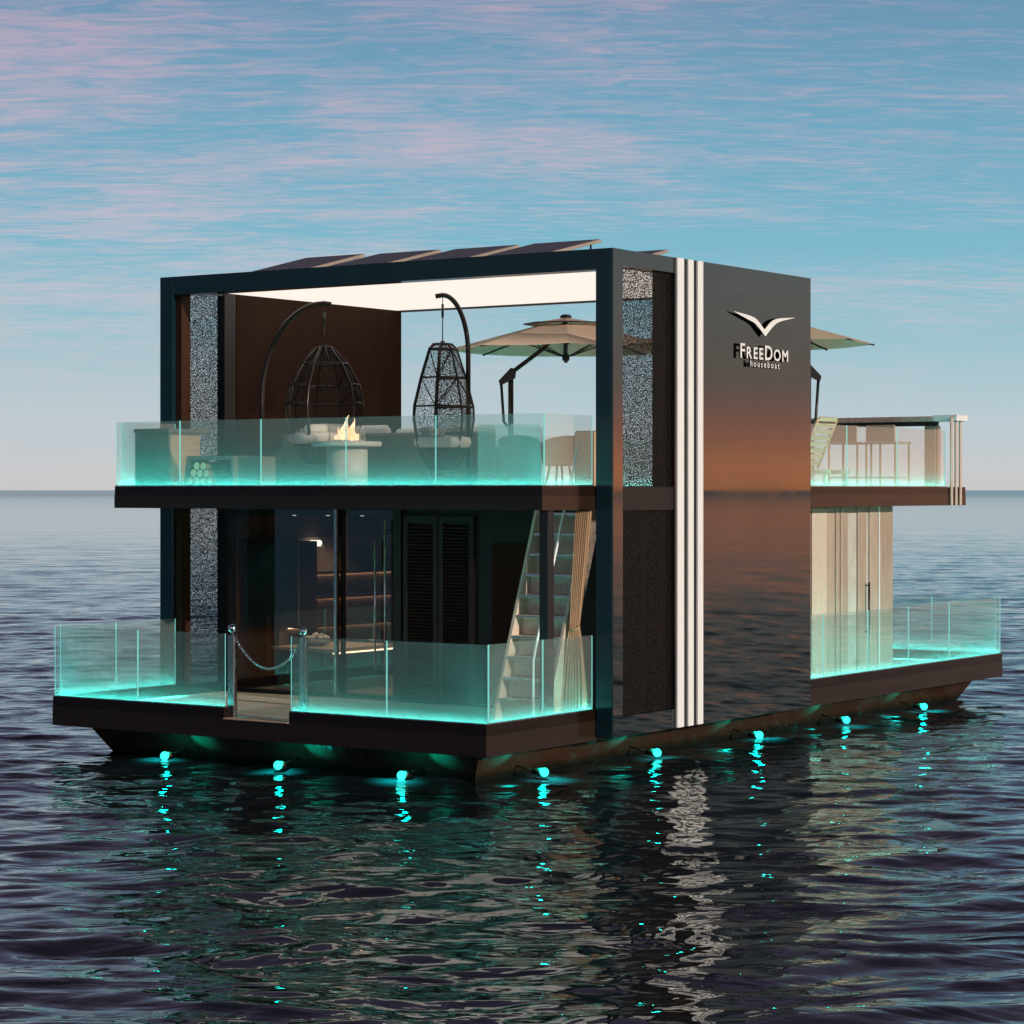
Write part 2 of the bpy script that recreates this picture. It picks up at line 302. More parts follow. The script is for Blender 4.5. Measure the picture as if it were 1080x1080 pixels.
# ------------------------------------------------------------------ mesh helpers
class MB:
    def __init__(s): s.v = []; s.f = []; s.mi = []; s.sm = []
    def add(s, vs, fs, mi=0, sm=False):
        o = len(s.v); s.v += [tuple(x) for x in vs]
        for k, f in enumerate(fs):
            s.f.append([i+o for i in f]); s.mi.append(mi[k] if isinstance(mi, (list, tuple)) else mi); s.sm.append(sm)
        return s
    def box(s, x0, x1, y0, y1, z0, z1, mi=0):
        vs = [(x0, y0, z0), (x1, y0, z0), (x1, y1, z0), (x0, y1, z0), (x0, y0, z1), (x1, y0, z1), (x1, y1, z1), (x0, y1, z1)]
        fs = [(0, 3, 2, 1), (4, 5, 6, 7), (0, 1, 5, 4), (1, 2, 6, 5), (2, 3, 7, 6), (3, 0, 4, 7)]
        return s.add(vs, fs, mi)
    def bbox(s, x0, x1, y0, y1, z0, z1, r=0.01, mi=0, sm=False):
        """box with chamfered edges"""
        r = min(r, (x1-x0)/2.01, (y1-y0)/2.01, (z1-z0)/2.01)
        X = (x0, x1); Y = (y0, y1); Z = (z0, z1); vs = []; idx = {}
        for i in (0, 1):
            for j in (0, 1):
                for k in (0, 1):
                    c = (X[i], Y[j], Z[k]); sg = (1-2*i, 1-2*j, 1-2*k)
                    for a in range(3):
                        p = [c[q]+(sg[q]*r if q != a else 0) for q in range(3)]
                        idx[(i, j, k, a)] = len(vs); vs.append(p)
        fs = []
        def face(pts):
            c = [(x0+x1)/2, (y0+y1)/2, (z0+z1)/2]
            P = [Vector(vs[i]) for i in pts]; n = (P[1]-P[0]).cross(P[2]-P[0]); m = sum(P, Vector())/len(P)-Vector(c)
            fs.append(pts if n.dot(m) > 0 else pts[::-1])
        for a in range(3):
            b, c = [q for q in range(3) if q != a]
            for e in (0, 1):
                pts = []
                for (p, q) in ((0, 0), (1, 0), (1, 1), (0, 1)):
                    t = [0, 0, 0]; t[a] = e; t[b] = p; t[c] = q; pts.append(idx[(*t, a)])
                face(pts)
            for p in (0, 1):
                for q in (0, 1):
                    t0 = [0, 0, 0]; t0[b] = p; t0[c] = q; t1 = list(t0); t1[a] = 1
                    face([idx[(*t0, b)], idx[(*t1, b)], idx[(*t1, c)], idx[(*t0, c)]])
        for i in (0, 1):
            for j in (0, 1):
                for k in (0, 1): face([idx[(i, j, k, 0)], idx[(i, j, k, 1)], idx[(i, j, k, 2)]])
        return s.add(vs, fs, mi, sm)
    def tube(s, pts, r, n=8, closed=False, mi=0, caps=True):
        pts = [Vector(p) for p in pts]; N = len(pts)
        rs = r if isinstance(r, (list, tuple)) else [r]*N
        vs = []; up = None
        for i, p in enumerate(pts):
            if closed: t = (pts[(i+1) % N]-pts[i-1]).normalized()
            else: t = (pts[min(i+1, N-1)]-pts[max(i-1, 0)]).normalized()
            if up is None:
                up = Vector((0, 0, 1)) if abs(t.z) < 0.9 else Vector((1, 0, 0))
            a = (up-t*up.dot(t)).normalized(); b = t.cross(a); up = a
            for k in range(n):
                q = 2*math.pi*k/n; vs.append(p+(a*math.cos(q)+b*math.sin(q))*rs[i])
        fs = []
        for i in range(N if closed else N-1):
            j = (i+1) % N
            for k in range(n): fs.append((i*n+k, i*n+(k+1) % n, j*n+(k+1) % n, j*n+k))
        if caps and not closed: fs.append(tuple(range(n))[::-1]); fs.append(tuple((N-1)*n+k for k in range(n)))
        return s.add(vs, fs, mi, True)
    def lathe(s, prof, n=24, c=(0, 0, 0), mi=0, sm=True):
        vs = []; fs = []
        for (r, z) in prof:
            for k in range(n):
                q = 2*math.pi*k/n; vs.append((c[0]+r*math.cos(q), c[1]+r*math.sin(q), c[2]+z))
        for i in range(len(prof)-1):
            for k in range(n): fs.append((i*n+k, i*n+(k+1) % n, (i+1)*n+(k+1) % n, (i+1)*n+k))
        fs.append(tuple(range(n))[::-1]); fs.append(tuple((len(prof)-1)*n+k for k in range(n)))
        return s.add(vs, fs, mi, sm)
    def prism(s, poly, axis, a0, a1, mi=0):
        """poly in the two other axes (x,y,z order), extruded along axis a0..a1"""
        n = len(poly)
        def mk(p, a): t = list(p); t.insert(axis, a); return t
        vs = [mk(p, a0) for p in poly]+[mk(p, a1) for p in poly]
        ar = sum(poly[i][0]*poly[(i+1) % n][1]-poly[(i+1) % n][0]*poly[i][1] for i in range(n))
        fs = [tuple(range(n)), tuple(range(n, 2*n))[::-1]]+[(i, i+n, (i+1) % n+n, (i+1) % n) for i in range(n)]
        flip = (ar > 0) == (axis != 1)
        if flip: fs = [f[::-1] for f in fs]
        return s.add(vs, fs, mi)
    def xf(s, mat, i0=0):
        for i in range(i0, len(s.v)): s.v[i] = tuple(mat @ Vector(s.v[i]))
        return s
    def build(s, name, mats, parent=None, o=(0, 0, 0)):
        me = bpy.data.meshes.new(name)
        me.from_pydata([(a-o[0], b-o[1], c-o[2]) for a, b, c in s.v], [], s.f)
        for m in (mats if isinstance(mats, (list, tuple)) else [mats]): me.materials.append(m)
        me.polygons.foreach_set('material_index', s.mi); me.polygons.foreach_set('use_smooth', s.sm)
        me.update()
        ob = bpy.data.objects.new(name, me); COL.objects.link(ob)
        if parent: ob.parent = parent
        return ob
def tag(o, label, cat, group=None, kind=None):
    if label: o['label'] = label
    if cat: o['category'] = cat
    if group: o['group'] = group
    if kind: o['kind'] = kind
    return o
def thing(name, label, cat, loc=(0, 0, 0), rz=0, group=None):
    o = bpy.data.objects.new(name, None); o.empty_display_size = 0.2; COL.objects.link(o); o.location = loc; o.rotation_euler = (0, 0, rz)
    return tag(o, label, cat, group)
def dup(root, loc=None, rz=None, label=None):
    def cp(o, par):
        c = o.copy(); COL.objects.link(c); c.parent = par
        for ch in list(o.children): cp(ch, c)
        return c
    r = cp(root, None)
    if loc is not None: r.location = loc
    if rz is not None: r.rotation_euler = (0, 0, rz)
    if label: r['label'] = label
    return r

# ------------------------------------------------------------------ sea
def axis(lo, hi, d, far, g=1.12):
    a = list(np.arange(lo, hi+d/2, d)); x = hi; s = d; r = []
    while x < far: s *= g; x += s; r.append(x)
    x = lo; s = d; l = []
    while x > -far: s *= g; x -= s; l.append(x)
    return np.array(l[::-1]+a+r)
def make_sea():
    # sheet laid along the viewing direction; origin under the camera
    rs = [8.0]
    def step(d): return 0.045 if d < 24 else 0.045*(d/24)**1.55
    while rs[-1] < 420: rs.append(rs[-1]+step(rs[-1]))
    s = step(420)
    while rs[-1] < 45000: s *= 1.3; rs.append(rs[-1]+s)
    back = []; x = 8.0; s = 0.2
    while x > -40000: s *= 1.45; x -= s; back.append(x)
    ys = np.array(back[::-1]+rs)
    xs = axis(-12.0, 30.0, 0.095, 45000, 1.05)
    XX, YY = np.meshgrid(xs, ys); dx = np.gradient(xs)[None, :]*np.ones_like(XX); dy = np.gradient(ys)[:, None]*np.ones_like(XX)
    Z = np.zeros_like(XX)
    n = 120
    lam = 0.30*(4.5/0.30)**rng.random(n)
    ang = rng.normal(0.15, 0.62, n)+math.pi/2
    for L, a in zip(lam, ang):
        k = 2*math.pi/L; kx, ky = k*math.cos(a), k*math.sin(a)
        amp = 0.0026*L**0.95*(0.6+0.8*rng.random())
        if L > 1.1: amp *= (1.1/L)**0.9
        # drop what the sheet cannot carry
        f = np.clip((L/(2.6*np.maximum(np.abs(math.cos(a))*dx, np.abs(math.sin(a))*dy))-1.0), 0, 1)
        ph = kx*XX+ky*YY+rng.random()*6.28
        sn = np.sin(ph+0.35*np.sin(0.31*ph+1.0))
        Z += amp*f*sn
    ny, nx = XX.shape
    co = np.stack([XX, YY, Z], -1).reshape(-1, 3).astype(np.float32)
    idx = np.arange(ny*nx).reshape(ny, nx)
    q = np.stack([idx[:-1, :-1], idx[:-1, 1:], idx[1:, 1:], idx[1:, :-1]], -1).reshape(-1, 4)
    me = bpy.data.meshes.new('sea'); me.vertices.add(len(co)); me.vertices.foreach_set('co', co.ravel())
    me.loops.add(q.size); me.loops.foreach_set('vertex_index', q.ravel().astype(np.int32))
    me.polygons.add(len(q)); me.polygons.foreach_set('loop_start', np.arange(0, q.size, 4, dtype=np.int32))
    me.update(calc_edges=True); me.polygons.foreach_set('use_smooth', np.ones(len(q), bool))
    me.materials.append(M['water'])
    ob = bpy.data.objects.new('sea', me); COL.objects.link(ob)
    ob.location = (cam.location.x, cam.location.y, 0); ob.rotation_euler = (0, 0, TH)
    ob['kind'] = 'structure'; ob['label'] = 'dark rippled sea reaching to the pale horizon'
    print('sea', ny, nx, len(q)*2)
make_sea()

# ------------------------------------------------------------------ houseboat
BW = 6.95           # deck width (x from -BW to 0); bow at y = 0
ZC, ZD = 0.745, 0.60
ZU, ZUB, ZF = 3.50, 3.21, 3.42
LB = 14.9
boat = thing('houseboat', 'two-storey dark houseboat with glowing turquoise glass railings floating on the sea', 'houseboat', (0, 0, 0))

# hull
m = MB()
def ring(ins, z, i2=0): return [(-BW+ins, ins+i2, z), (-ins, ins+i2, z), (-ins, LB-ins-i2, z), (-BW+ins, LB-ins-i2, z)]
vs = ring(0.33, 0.37)+ring(0.62, -0.10)+ring(0.9, -0.7)
fs = [(3, 2, 1, 0), (8, 9, 10, 11)]
for a in (0, 4):
    for k in range(4): fs.append((a+k, a+(k+1) % 4, a+4+(k+1) % 4, a+4+k))
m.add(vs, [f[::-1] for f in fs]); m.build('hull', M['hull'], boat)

GX0, GX1 = -3.99, -2.94     # boarding gap in the bow
def fascia(name, y0, y1, z0, zs, z1, gap=None, t=0.12, gapz=None):
    """two boards round the deck edge"""
    for nm, za, zb, ins, mat in (('lower_fascia', z0, zs, 0.0, M['fascia_lo']), ('upper_fascia', zs, z1, 0.004, M['fascia_up'])):
        m = MB(); i = ins
        if gap and zb > gapz:
            m.box(-BW+i, gap[0], y0+i, y0+t, za, zb); m.box(gap[1], -i, y0+i, y0+t, za, zb)
            if za < gapz: m.box(gap[0], gap[1], y0+i, y0+t, za, gapz)
        else: m.box(-BW+i, -i, y0+i, y0+t, za, zb)
        m.box(-BW+i, -BW+t, y0+t, y1-t, za, zb); m.box(-t, -i, y0+t, y1-t, za, zb); m.box(-BW+i, -i, y1-t, y1-i, za, zb)
        m.build(nm, mat, boat)
fascia('lower', 0, LB, 0.37, 0.615, ZC, (GX0, GX1), 0.12, ZD)
fascia('upper', 1.16, 13.42, ZUB, 3.385, ZU)
# lower deck and its planks
m = MB(); m.box(-BW+0.12, -0.12, 0.12, LB-0.12, 0.40, ZD-0.03)
dk = m.build('deck', M['deck_dark'], boat)
pm = None
def plank_row(y0, y1, x0, x1, par, zt, w=0.148, mat='deck'):
    y = y0; base = None
    while y+w <= y1+1e-4:
        if base is None:
            mm = MB(); mm.bbox(x0, x1, 0.003, w-0.003, zt-0.026, zt, 0.004); base = mm.build('plank', M[mat], par); base.location.y = y; o = base
        else:
            o = base.copy(); COL.objects.link(o); o.location.y = y; o.parent = par
        y += w
plank_row(0.125, 3.25, -BW+0.125, -0.125, dk, ZD)
mm = MB(); mm.bbox(GX0+0.004, GX1-0.004, -0.02, 0.118, ZD+0.002, ZD+0.02, 0.004); mm.build('threshold', M['tan'], dk)
m = MB(); m.box(-BW+0.13, -0.13, 11.55, LB-0.13, ZD-0.028, ZD); m.build('stern_deck_boards', M['deck'], dk)
m = MB(); m.box(-1.0, -0.13, 7.6, 11.54, ZD-0.028, ZD-0.001); m.build('side_deck_boards', M['deck'], dk)
# upper slab with a stair hatch
HX0, HX1, HY0, HY1 = -1.20, -0.30, 1.60, 3.05
m = MB()
zt = ZF; zb = ZUB+0.02
m.box(-BW+0.12, HX0, 1.28, 13.30, zb, zt); m.box(HX1, -0.12+0.001, 1.28, 13.30, zb, zt)
m.box(HX0, HX1, 1.28, HY0, zb, zt); m.box(HX0, HX1, HY1, 13.30, zb, zt)
ud = m.build('upper_deck', M['deck'], boat)

# portal frame
BX0, BX1, BY0, BY1 = -7.2, 0.25, 2.33, 7.57
ZB0, ZB1 = 0.41, 6.42
cw = 0.245
m = MB()
m.bbox(BX0, BX0+cw-0.002, BY0, BY0+cw, ZB0, ZB1, 0.006); m.bbox(BX1-cw+0.002, BX1, BY0, BY0+cw, ZB0, ZB1, 0.006)
m.bbox(BX0+cw-0.002, BX1-cw+0.002, BY0, BY0+cw, 6.165, ZB1, 0.004)
fr = m.build('portal_frame', M['frame'], boat)
for x0, x1, nm in ((BX0+0.004, BX0+cw-0.006, 'l'), (BX1-cw+0.006, BX1-0.004, 'r')):
    m = MB(); m.box(x0, x1, BY0+cw, 3.84 if nm == 'r' else 3.4, 6.22, ZB1-0.002); m.build('side_beam', M['frame' if nm == 'l' else 'wall_gloss'], boat)
    m = MB(); m.box(x0, x1, BY0+cw, 3.84 if nm == 'r' else 3.4, ZB0+0.002, 0.66); m.build('side_beam', M['frame' if nm == 'l' else 'wall_gloss'], boat)
    m = MB(); m.box(x0+0.02, x1-0.02, BY0+cw, 3.84 if nm == 'r' else 3.4, ZUB-0.01, ZU-0.01); m.build('side_beam', M['dark_wall'], boat)
# mirror face of the front right column, side on
m = MB(); m.box(BX1, BX1+0.006, BY0+0.012, BY0+cw-0.01, ZB0+0.01, ZB1-0.01); m.build('column_cladding', M['wall_gloss'], boat)
# brown liner behind the front left column
m = MB(); m.box(-6.953, -6.85, BY0+0.06, BY0+cw, ZB0+0.3, 6.165); m.build('column_liner', M['brown_wall'], boat)

# roof and luminous ceiling
m = MB(); m.box(BX0+0.01, BX1-0.01, BY0+cw, BY1-0.01, 6.285, ZB1-0.006); roof = m.build('roof', M['frame'], boat)
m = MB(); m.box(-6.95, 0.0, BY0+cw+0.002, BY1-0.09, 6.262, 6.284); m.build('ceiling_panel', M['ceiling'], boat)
m = MB(); m.box(-6.95, 0.0, BY1-0.088, BY1-0.012, 6.235, 6.284); m.build('ceiling_trim', M['black'], boat)
# side walls
m = MB(); m.bbox(0.005, BX1, 3.84, BY1, ZB0, ZB1, 0.004); rw = m.build('side_wall', M['wall_gloss'], boat)
m = MB(); m.box(0.0, 0.003, 3.84, BY1, ZB0+0.3, 6.23); m.build('wall_lining', M['brown_wall'], boat)
m = MB(); m.box(BX0, -6.953, 3.65, BY1, ZB0, ZB1-0.003); lw = m.build('side_wall', M['frame'], boat)
m = MB(); m.box(-6.952, -6.93, 3.65, BY1, ZU, 6.258); m.build('wall_lining', M['brown_wall'], boat)
m = MB(); m.box(-7.08, -6.94, 3.4, 3.648, ZD, 6.25); m.build('side_post', M['black'], boat)
m = MB(); m.box(0.03, 0.14, 3.64, 3.80, ZD, 6.25); m.build('side_post', M['brown_wall'], boat)
# perforated screens
for (x, y1) in ((-7.06, 3.4), (0.19, 3.838)):
    for (z0, z1) in ((0.665, ZUB-0.012), (ZU-0.008, 6.215)):
        m = MB(); m.box(x-0.004, x+0.004, BY0+cw+0.002, y1, z0, z1); m.build('perforated_screen', M['mesh'], boat)
# three white stripes standing off the wall
for (s0, s1) in ((3.845, 4.01), (4.12, 4.255), (4.36, 4.50)):
    m = MB(); m.bbox(BX1+0.003, BX1+0.035, s0, s1, ZB0+0.01, ZB1-0.004, 0.004); m.build('white_stripe', M['white'], rw)

# emblem and lettering, standing 5 cm off the wall, dark backs
LX = BX1+0.036
def px2s(px, X=LX):
    k = (px-540)/2566; r0 = -0.295+0.825*X; d0 = 28-0.565*X
    return (k*d0-r0)/(0.565-0.825*k)
def pz(s, py, X=LX):
    d = 28-0.565*X+0.825*s; return EYE+(517-py)*d/2566
def plate(name, poly, thick=0.018):
    """poly of (s, z); white front (towards +x), black back and sides"""
    from mathutils.geometry import tessellate_polygon
    n = len(poly); vs = [(LX+thick, a, b) for a, b in poly]+[(LX, a, b) for a, b in poly]
    tri = tessellate_polygon([[Vector((a, b, 0)) for a, b in poly]])
    m = MB(); fs = []; mi = []
    for t in tri:
        A, Bq, C = [Vector((poly[i][0], poly[i][1])) for i in t]
        cr = (Bq-A).x*(C-A).y-(Bq-A).y*(C-A).x
        t = tuple(t) if cr > 0 else tuple(t)[::-1]
        fs.append(t); mi.append(0); fs.append(tuple(i+n for i in t[::-1])); mi.append(1)
    for i in range(n): fs.append((i, (i+1) % n, (i+1) % n+n, i+n)); mi.append(1)
    m.add(vs, fs, mi); return m.build(name, [M['white'], M['black']], rw)
def P2(px, py): s = px2s(px); return (s, pz(s, py))
def bez(p0, p1, p2, p3, n=10): return [tuple((1-t)**3*a+3*(1-t)**2*t*b+3*(1-t)*t*t*c+t**3*d for a, b, c, d in zip(p0, p1, p2, p3)) for t in [i/n for i in range(n+1)]]
def wing(pts): return [P2(*p) for p in pts]
top = bez((772, 328), (786, 332), (794, 333), (798, 338), 8)+bez((798, 338), (802, 342), (803, 346), (805.5, 347.5), 4)[1:]
rt = bez((805.5, 347.5), (810, 341), (813, 337), (820, 336), 6)[1:]+bez((820, 336), (827, 335.2), (832, 335.5), (838, 335), 5)[1:]
rb = bez((838, 335), (830, 337.5), (824, 337.5), (818, 341), 6)[1:]+bez((818, 341), (813, 345), (809, 351), (806, 355), 5)[1:]
lb = bez((806, 355), (800, 347), (797, 341), (790, 338), 7)[1:]+bez((790, 338), (785, 335.5), (779, 332), (772, 328), 6)[1:-1]
plate('gull_emblem', wing(top+rt+rb+lb))
def glyph(ch, s0, z0, size, adv_scale=1.0, bold=0.0):
    cu = bpy.data.curves.new('letter', 'FONT'); cu.body = ch; cu.size = size; cu.extrude = 0.009; cu.offset = bold; cu.resolution_u = 4
    ob = bpy.data.objects.new('tmp', cu); COL.objects.link(ob)
    dg = bpy.context.evaluated_depsgraph_get(); dg.update()
    me = bpy.data.meshes.new_from_object(ob.evaluated_get(dg)); bpy.data.objects.remove(ob); bpy.data.curves.remove(cu)
    w = max((v.co.x for v in me.vertices), default=0)
    me.materials.clear(); me.materials.append(M['white']); me.materials.append(M['black'])
    for v in me.vertices:
        a, b, c = v.co; v.co = (LX+0.009+c, s0+a*adv_scale, z0+b)
    me.update()
    for p in me.polygons: p.material_index = 0 if p.normal.x > 0.5 else 1
    me.name = 'letter'; o = bpy.data.objects.new('letter', me); COL.objects.link(o); o.parent = rw
    return w*adv_scale
sA, sB = px2s(779), px2s(830); zb = pz(px2s(804), 379.2)
def word(spec, s0, s1, zb, gap, bold=0.0, ys=1.0):
    # measure, then fit to the span
    objs = []; s = 0
    ws = []
    for ch, sz in spec: ws.append((ch, sz))
    tmp = []
    for ch, sz in ws:
        w = glyph(ch, 0, 0, sz, 1.0, bold); tmp.append((o_last(), w))
    tot = sum(w for _, w in tmp)+gap*(len(tmp)-1); k = (s1-s0)/tot; s = s0
    for o, w in tmp:
        for v in o.data.vertices: v.co.y = s+v.co.y*k; v.co.z += zb
        s += (w+gap)*k
def o_last(): return rw.children[-1] if False else [o for o in COL.objects if o.name.startswith('letter')][-1]
BIG, SML = 0.275, 0.218
word([('F', BIG), ('R', SML), ('E', SML), ('E', SML), ('D', BIG), ('O', SML), ('M', SML)], sA, sB, zb, 0.028, 0.004)
word([(c, 0.125) for c in 'houseboat'], px2s(790), px2s(821), pz(px2s(804), 387.6), 0.03, 0.001)

# ---- ground floor front
YF = 3.40
m = MB(); m.box(-6.94, -3.90, 3.30, 7.50, ZD-0.028, ZD-0.004); m.build('interior_floor', M['floor_in'], boat)
m = MB(); m.box(-6.94, -0.2, 7.40, 7.52, ZD, ZUB+0.02); m.box(-6.952, -6.94, 3.65, 7.40, ZD, ZUB+0.02); m.build('interior_wall', M['wall_in'], boat)
m = MB(); m.box(-6.94, -3.9, YF+0.08, 7.40, 3.10, ZUB+0.018); m.build('interior_ceiling', M['dark_wall'], boat)
m = MB(); m.box(-3.88, -0.02, YF+0.04, YF+0.16, ZD, ZUB+0.018); m.box(-3.90, -3.78, YF-0.02, 7.39, ZD, ZUB+0.018); m.build('front_wall', M['dark_wall'], boat)
def door(name, x0, x1, z0, z1, fw=0.045, y=YF, handle=None):
    m = MB()
    m.box(x0, x0+fw, y-0.03, y+0.03, z0, z1); m.box(x1-fw, x1, y-0.03, y+0.03, z0, z1)
    m.box(x0+fw, x1-fw, y-0.03, y+0.03, z1-fw, z1); m.box(x0+fw, x1-fw, y-0.03, y+0.03, z0, z0+fw)
    d = m.build('sliding_door', M['black'], boat)
    p = MB(); p.box(x0+fw, x1-fw, y-0.006, y+0.006, z0+fw, z1-fw); p.build('pane', M['door_glass'], d)
    if handle:
        h = MB(); hx, za, zb_ = handle
        h.tube([(hx, y-0.09, za), (hx, y-0.09, zb_)], 0.017, 8); h.tube([(hx, y-0.09, za+0.15), (hx, y-0.02, za+0.15)], 0.01, 6); h.tube([(hx, y-0.09, zb_-0.15), (hx, y-0.02, zb_-0.15)], 0.01, 6)
        h.build('handle', M['steel'], d)
door('a', -6.93, -4.88, ZD+0.002, ZUB+0.015)
door('b', -4.87, -3.91, ZD+0.002, ZUB+0.015, 0.05, YF+0.07, (-4.05, 0.85, 3.05))
m = MB(); m.box(-4.905, -4.865, YF-0.06, YF-0.032, ZD+0.01, ZUB); m.build('door_jamb', M['steel'], boat)
m = MB(); m.tube([(-4.22, YF-0.02, 1.0), (-4.22, YF-0.02, 2.75)], 0.015, 8); m.build('door_pull', M['steel'], boat)
# louvred doors
for (x0, x1) in ((-3.74, -3.17), (-3.15, -2.58)):
    m = MB(); z0, z1 = ZD+0.01, 3.10; y = YF
    m.box(x0, x0+0.07, y-0.02, y+0.03, z0, z1); m.box(x1-0.07, x1, y-0.02, y+0.03, z0, z1); m.box(x0+0.07, x1-0.07, y-0.02, y+0.03, z1-0.09, z1); m.box(x0+0.07, x1-0.07, y-0.02, y+0.03, z0, z0+0.12)
    d = m.build('louvred_door', M['louvre'], boat); b0 = None; z = z0+0.14
    while z < z1-0.12:
        if b0 is None:
            q = MB(); q.box(x0+0.071, x1-0.071, -0.026, 0.026, -0.005, 0.005); q.xf(Matrix.Rotation(R_(35), 4, 'X')); b0 = q.build('slat', M['louvre'], d); b0.location = (0, y+0.004, z)
        else:
            o = b0.copy(); COL.objects.link(o); o.parent = d; o.location = (0, y+0.004, z)
        z += 0.046
# plain door beside the stair
m = MB(); m.box(-2.30, -1.45, YF+0.002, YF+0.038, ZD+0.01, 2.75); d = m.build('side_door', M['brown_wall'], boat)
m = MB(); m.box(-2.20, -1.55, YF-0.008, YF+0.001, ZD+0.15, 1.5); m.box(-2.20, -1.55, YF-0.008, YF+0.001, 1.65, 2.62); m.build('door_panel', M['brown_wall'], d)
# corner post under the upper deck
m = MB(); m.bbox(-0.205, -0.075, 1.40, 1.53, ZD, ZUB+0.018, 0.005); m.build('corner_post', M['black'], boat)
m = MB(); m.bbox(-6.86, -6.74, 1.40, 1.52, ZD, ZUB+0.018, 0.005)

# ---- steep stair
ST0, ST1 = 1.78, 2.86
SX0, SX1 = -1.14, -0.37
zs0, zs1 = ZD, 3.40
def stz(s): return zs0+(s-ST0)/(ST1-ST0)*(zs1-zs0)
stair_parts = MB(); stair_parts.box(SX0-0.02, SX1+0.02, ST1+0.02, ST1+0.06, 3.28, 3.40); stair = stair_parts.build('stair', M['stair'], boat)
for x in (SX0, SX1):
    m = MB(); m.prism([(ST0-0.02, zs0), (ST0+0.28, zs0), (ST1+0.12, zs1-0.36), (ST1+0.12, zs1), (ST1-0.06, zs1)], 0, x-0.02, x+0.02); m.build('stringer', M['stair'], stair)
nst = 11
for k in range(1, nst):
    z = zs0+k*(zs1-zs0)/nst; s = ST0+(z-zs0)/(zs1-zs0)*(ST1-ST0)
    m = MB(); m.bbox(SX0+0.021, SX1-0.021, s-0.03, s+0.15, z-0.018, z+0.018, 0.004); t = m.build('tread', M['stair'], stair)
    m = MB(); m.box(SX0+0.03, SX1-0.03, s-0.034, s-0.0305, z-0.008, z+0.012); m.build('nosing', M['chrome'], t)
    if k < nst-0:
        m = MB(); m.box(SX0+0.022, SX1-0.022, s+0.105, s+0.117, z-(zs1-zs0)/nst+0.02, z-0.02); m.build('riser', M['stair'], stair)
m = MB(); hp = [(-0.48, ST0-0.10, zs0), (-0.48, ST0-0.10, 1.35), (-0.48, ST0-0.07, 1.47)]
hp += [(-0.48, ST0-0.07+0.9*(i/6)*(ST1-ST0), 1.47+0.9*(i/6)*(zs1-zs0)) for i in range(1, 7)]
m.tube(hp, 0.018, 8); m.build('handrail', M['white'], stair)

# ---- glass railings
def railing(path, z0, h, cuts=None, inner=(0, 0), led=True, kerb=None):
    """path: two corner points (x,y); cuts: distances of the joints along it; inner: unit vector towards the deck"""
    (x0, y0), (x1, y1) = path; L = math.hypot(x1-x0, y1-y0); ux, uy = (x1-x0)/L, (y1-y0)/L
    def rect(mb, a, b, o0, o1, za, zb, mi=0):
        xs = [x0+ux*a+inner[0]*o0, x0+ux*b+inner[0]*o1]; ys = [y0+uy*a+inner[1]*o0, y0+uy*b+inner[1]*o1]
        mb.box(min(xs), max(xs), min(ys), max(ys), za, zb, mi)
    m = MB(); rect(m, 0, L, 0.016, 0.085, z0+0.001, z0+0.014); ch = m.build('glass_railing', M['steel'], boat)
    cuts = [0]+list(cuts or [])+[L]
    for a, b in zip(cuts[:-1], cuts[1:]):
        m = MB(); ax = 0 if abs(ux) > 0.5 else 1
        rect(m, a+0.006, b-0.006, 0.034, 0.048, z0+0.0145, z0+h)
        # rim faces take the edge-lit material
        for fi, f in enumerate(m.f):
            vs_ = [m.v[i] for i in f]; ext = [max(v[q] for v in vs_)-min(v[q] for v in vs_) for q in range(3)]
            m.mi[fi] = 1 if ext[1-ax] > 0.001 and ext[ax] < 0.002 else 0
        m.build('pane', [M['rail_glass'], M['glass_edge']], ch)
    if led:
        for (o0, o1) in ((0.052, 0.060), (0.022, 0.030)):
            m = MB(); rect(m, 0.02, L-0.02, o0, o1, z0+0.0145, z0+0.018); m.build('led_strip', M['led'], ch)
        strip_light((x0+x1)/2+inner[0]*0.055, (y0+y1)/2+inner[1]*0.055, z0+0.0143, L-0.04, ux, uy, 0.10, 8.5, ch, True)
def strip_light(x, y, z, L, ux, uy, w, watts_m, par, up):
    ld = bpy.data.lights.new('led_light', 'AREA'); ld.shape = 'RECTANGLE'; ld.size = L; ld.size_y = w; ld.energy = watts_m*L
    ld.color = (0.07, 0.86, 0.74); ld.spread = R_(150)
    lo = bpy.data.objects.new('led_light', ld); COL.objects.link(lo); lo.location = (x, y, z); lo.parent = par
    a = math.atan2(uy, ux); lo.rotation_euler = (math.pi if up else 0, 0, a if not up else a)
    return lo
def lip(a, b, c, d_, nx, ny):
    """shallow lip along the inside of the coaming, an LED line hidden under it"""
    def bx(mb, o0, o1, z0, z1):
        if nx: xs = sorted((a+nx*o0, a+nx*o1)); mb.box(xs[0], xs[1], c, d_, z0, z1)
        else: ys = sorted((c+ny*o0, c+ny*o1)); mb.box(a, b, ys[0], ys[1], z0, z1)
    m = MB(); bx(m, 0.0, 0.06, 0.730, 0.743); bx(m, 0.05, 0.06, 0.712, 0.730); l = m.build('coaming_lip', M['fascia_up'], boat)
    m = MB(); bx(m, 0.012, 0.030, 0.723, 0.7285); m.build('coaming_led', M['led'], l)
    if nx: strip_light(a+nx*0.024, (c+d_)/2, 0.722, d_-c, 0, 1, 0.02, 6.0, l, False)
    else: strip_light((a+b)/2, c+ny*0.024, 0.722, b-a, 1, 0, 0.02, 6.0, l, False)
lip(-BW+0.13, GX0-0.02, 0.121, 0, 0, 1); lip(GX1+0.02, -0.13, 0.121, 0, 0, 1)
lip(-0.121, 0, 0.19, BY0, -1, 0); lip(-BW+0.121, 0, 0.19, BY0, 1, 0)
lip(-0.121, 0, BY1+0.01, LB-0.19, -1, 0); lip(-BW+0.121, 0, BY1+0.01, LB-0.19, 1, 0); lip(-BW+0.15, -0.15, LB-0.121, 0, 0, -1)
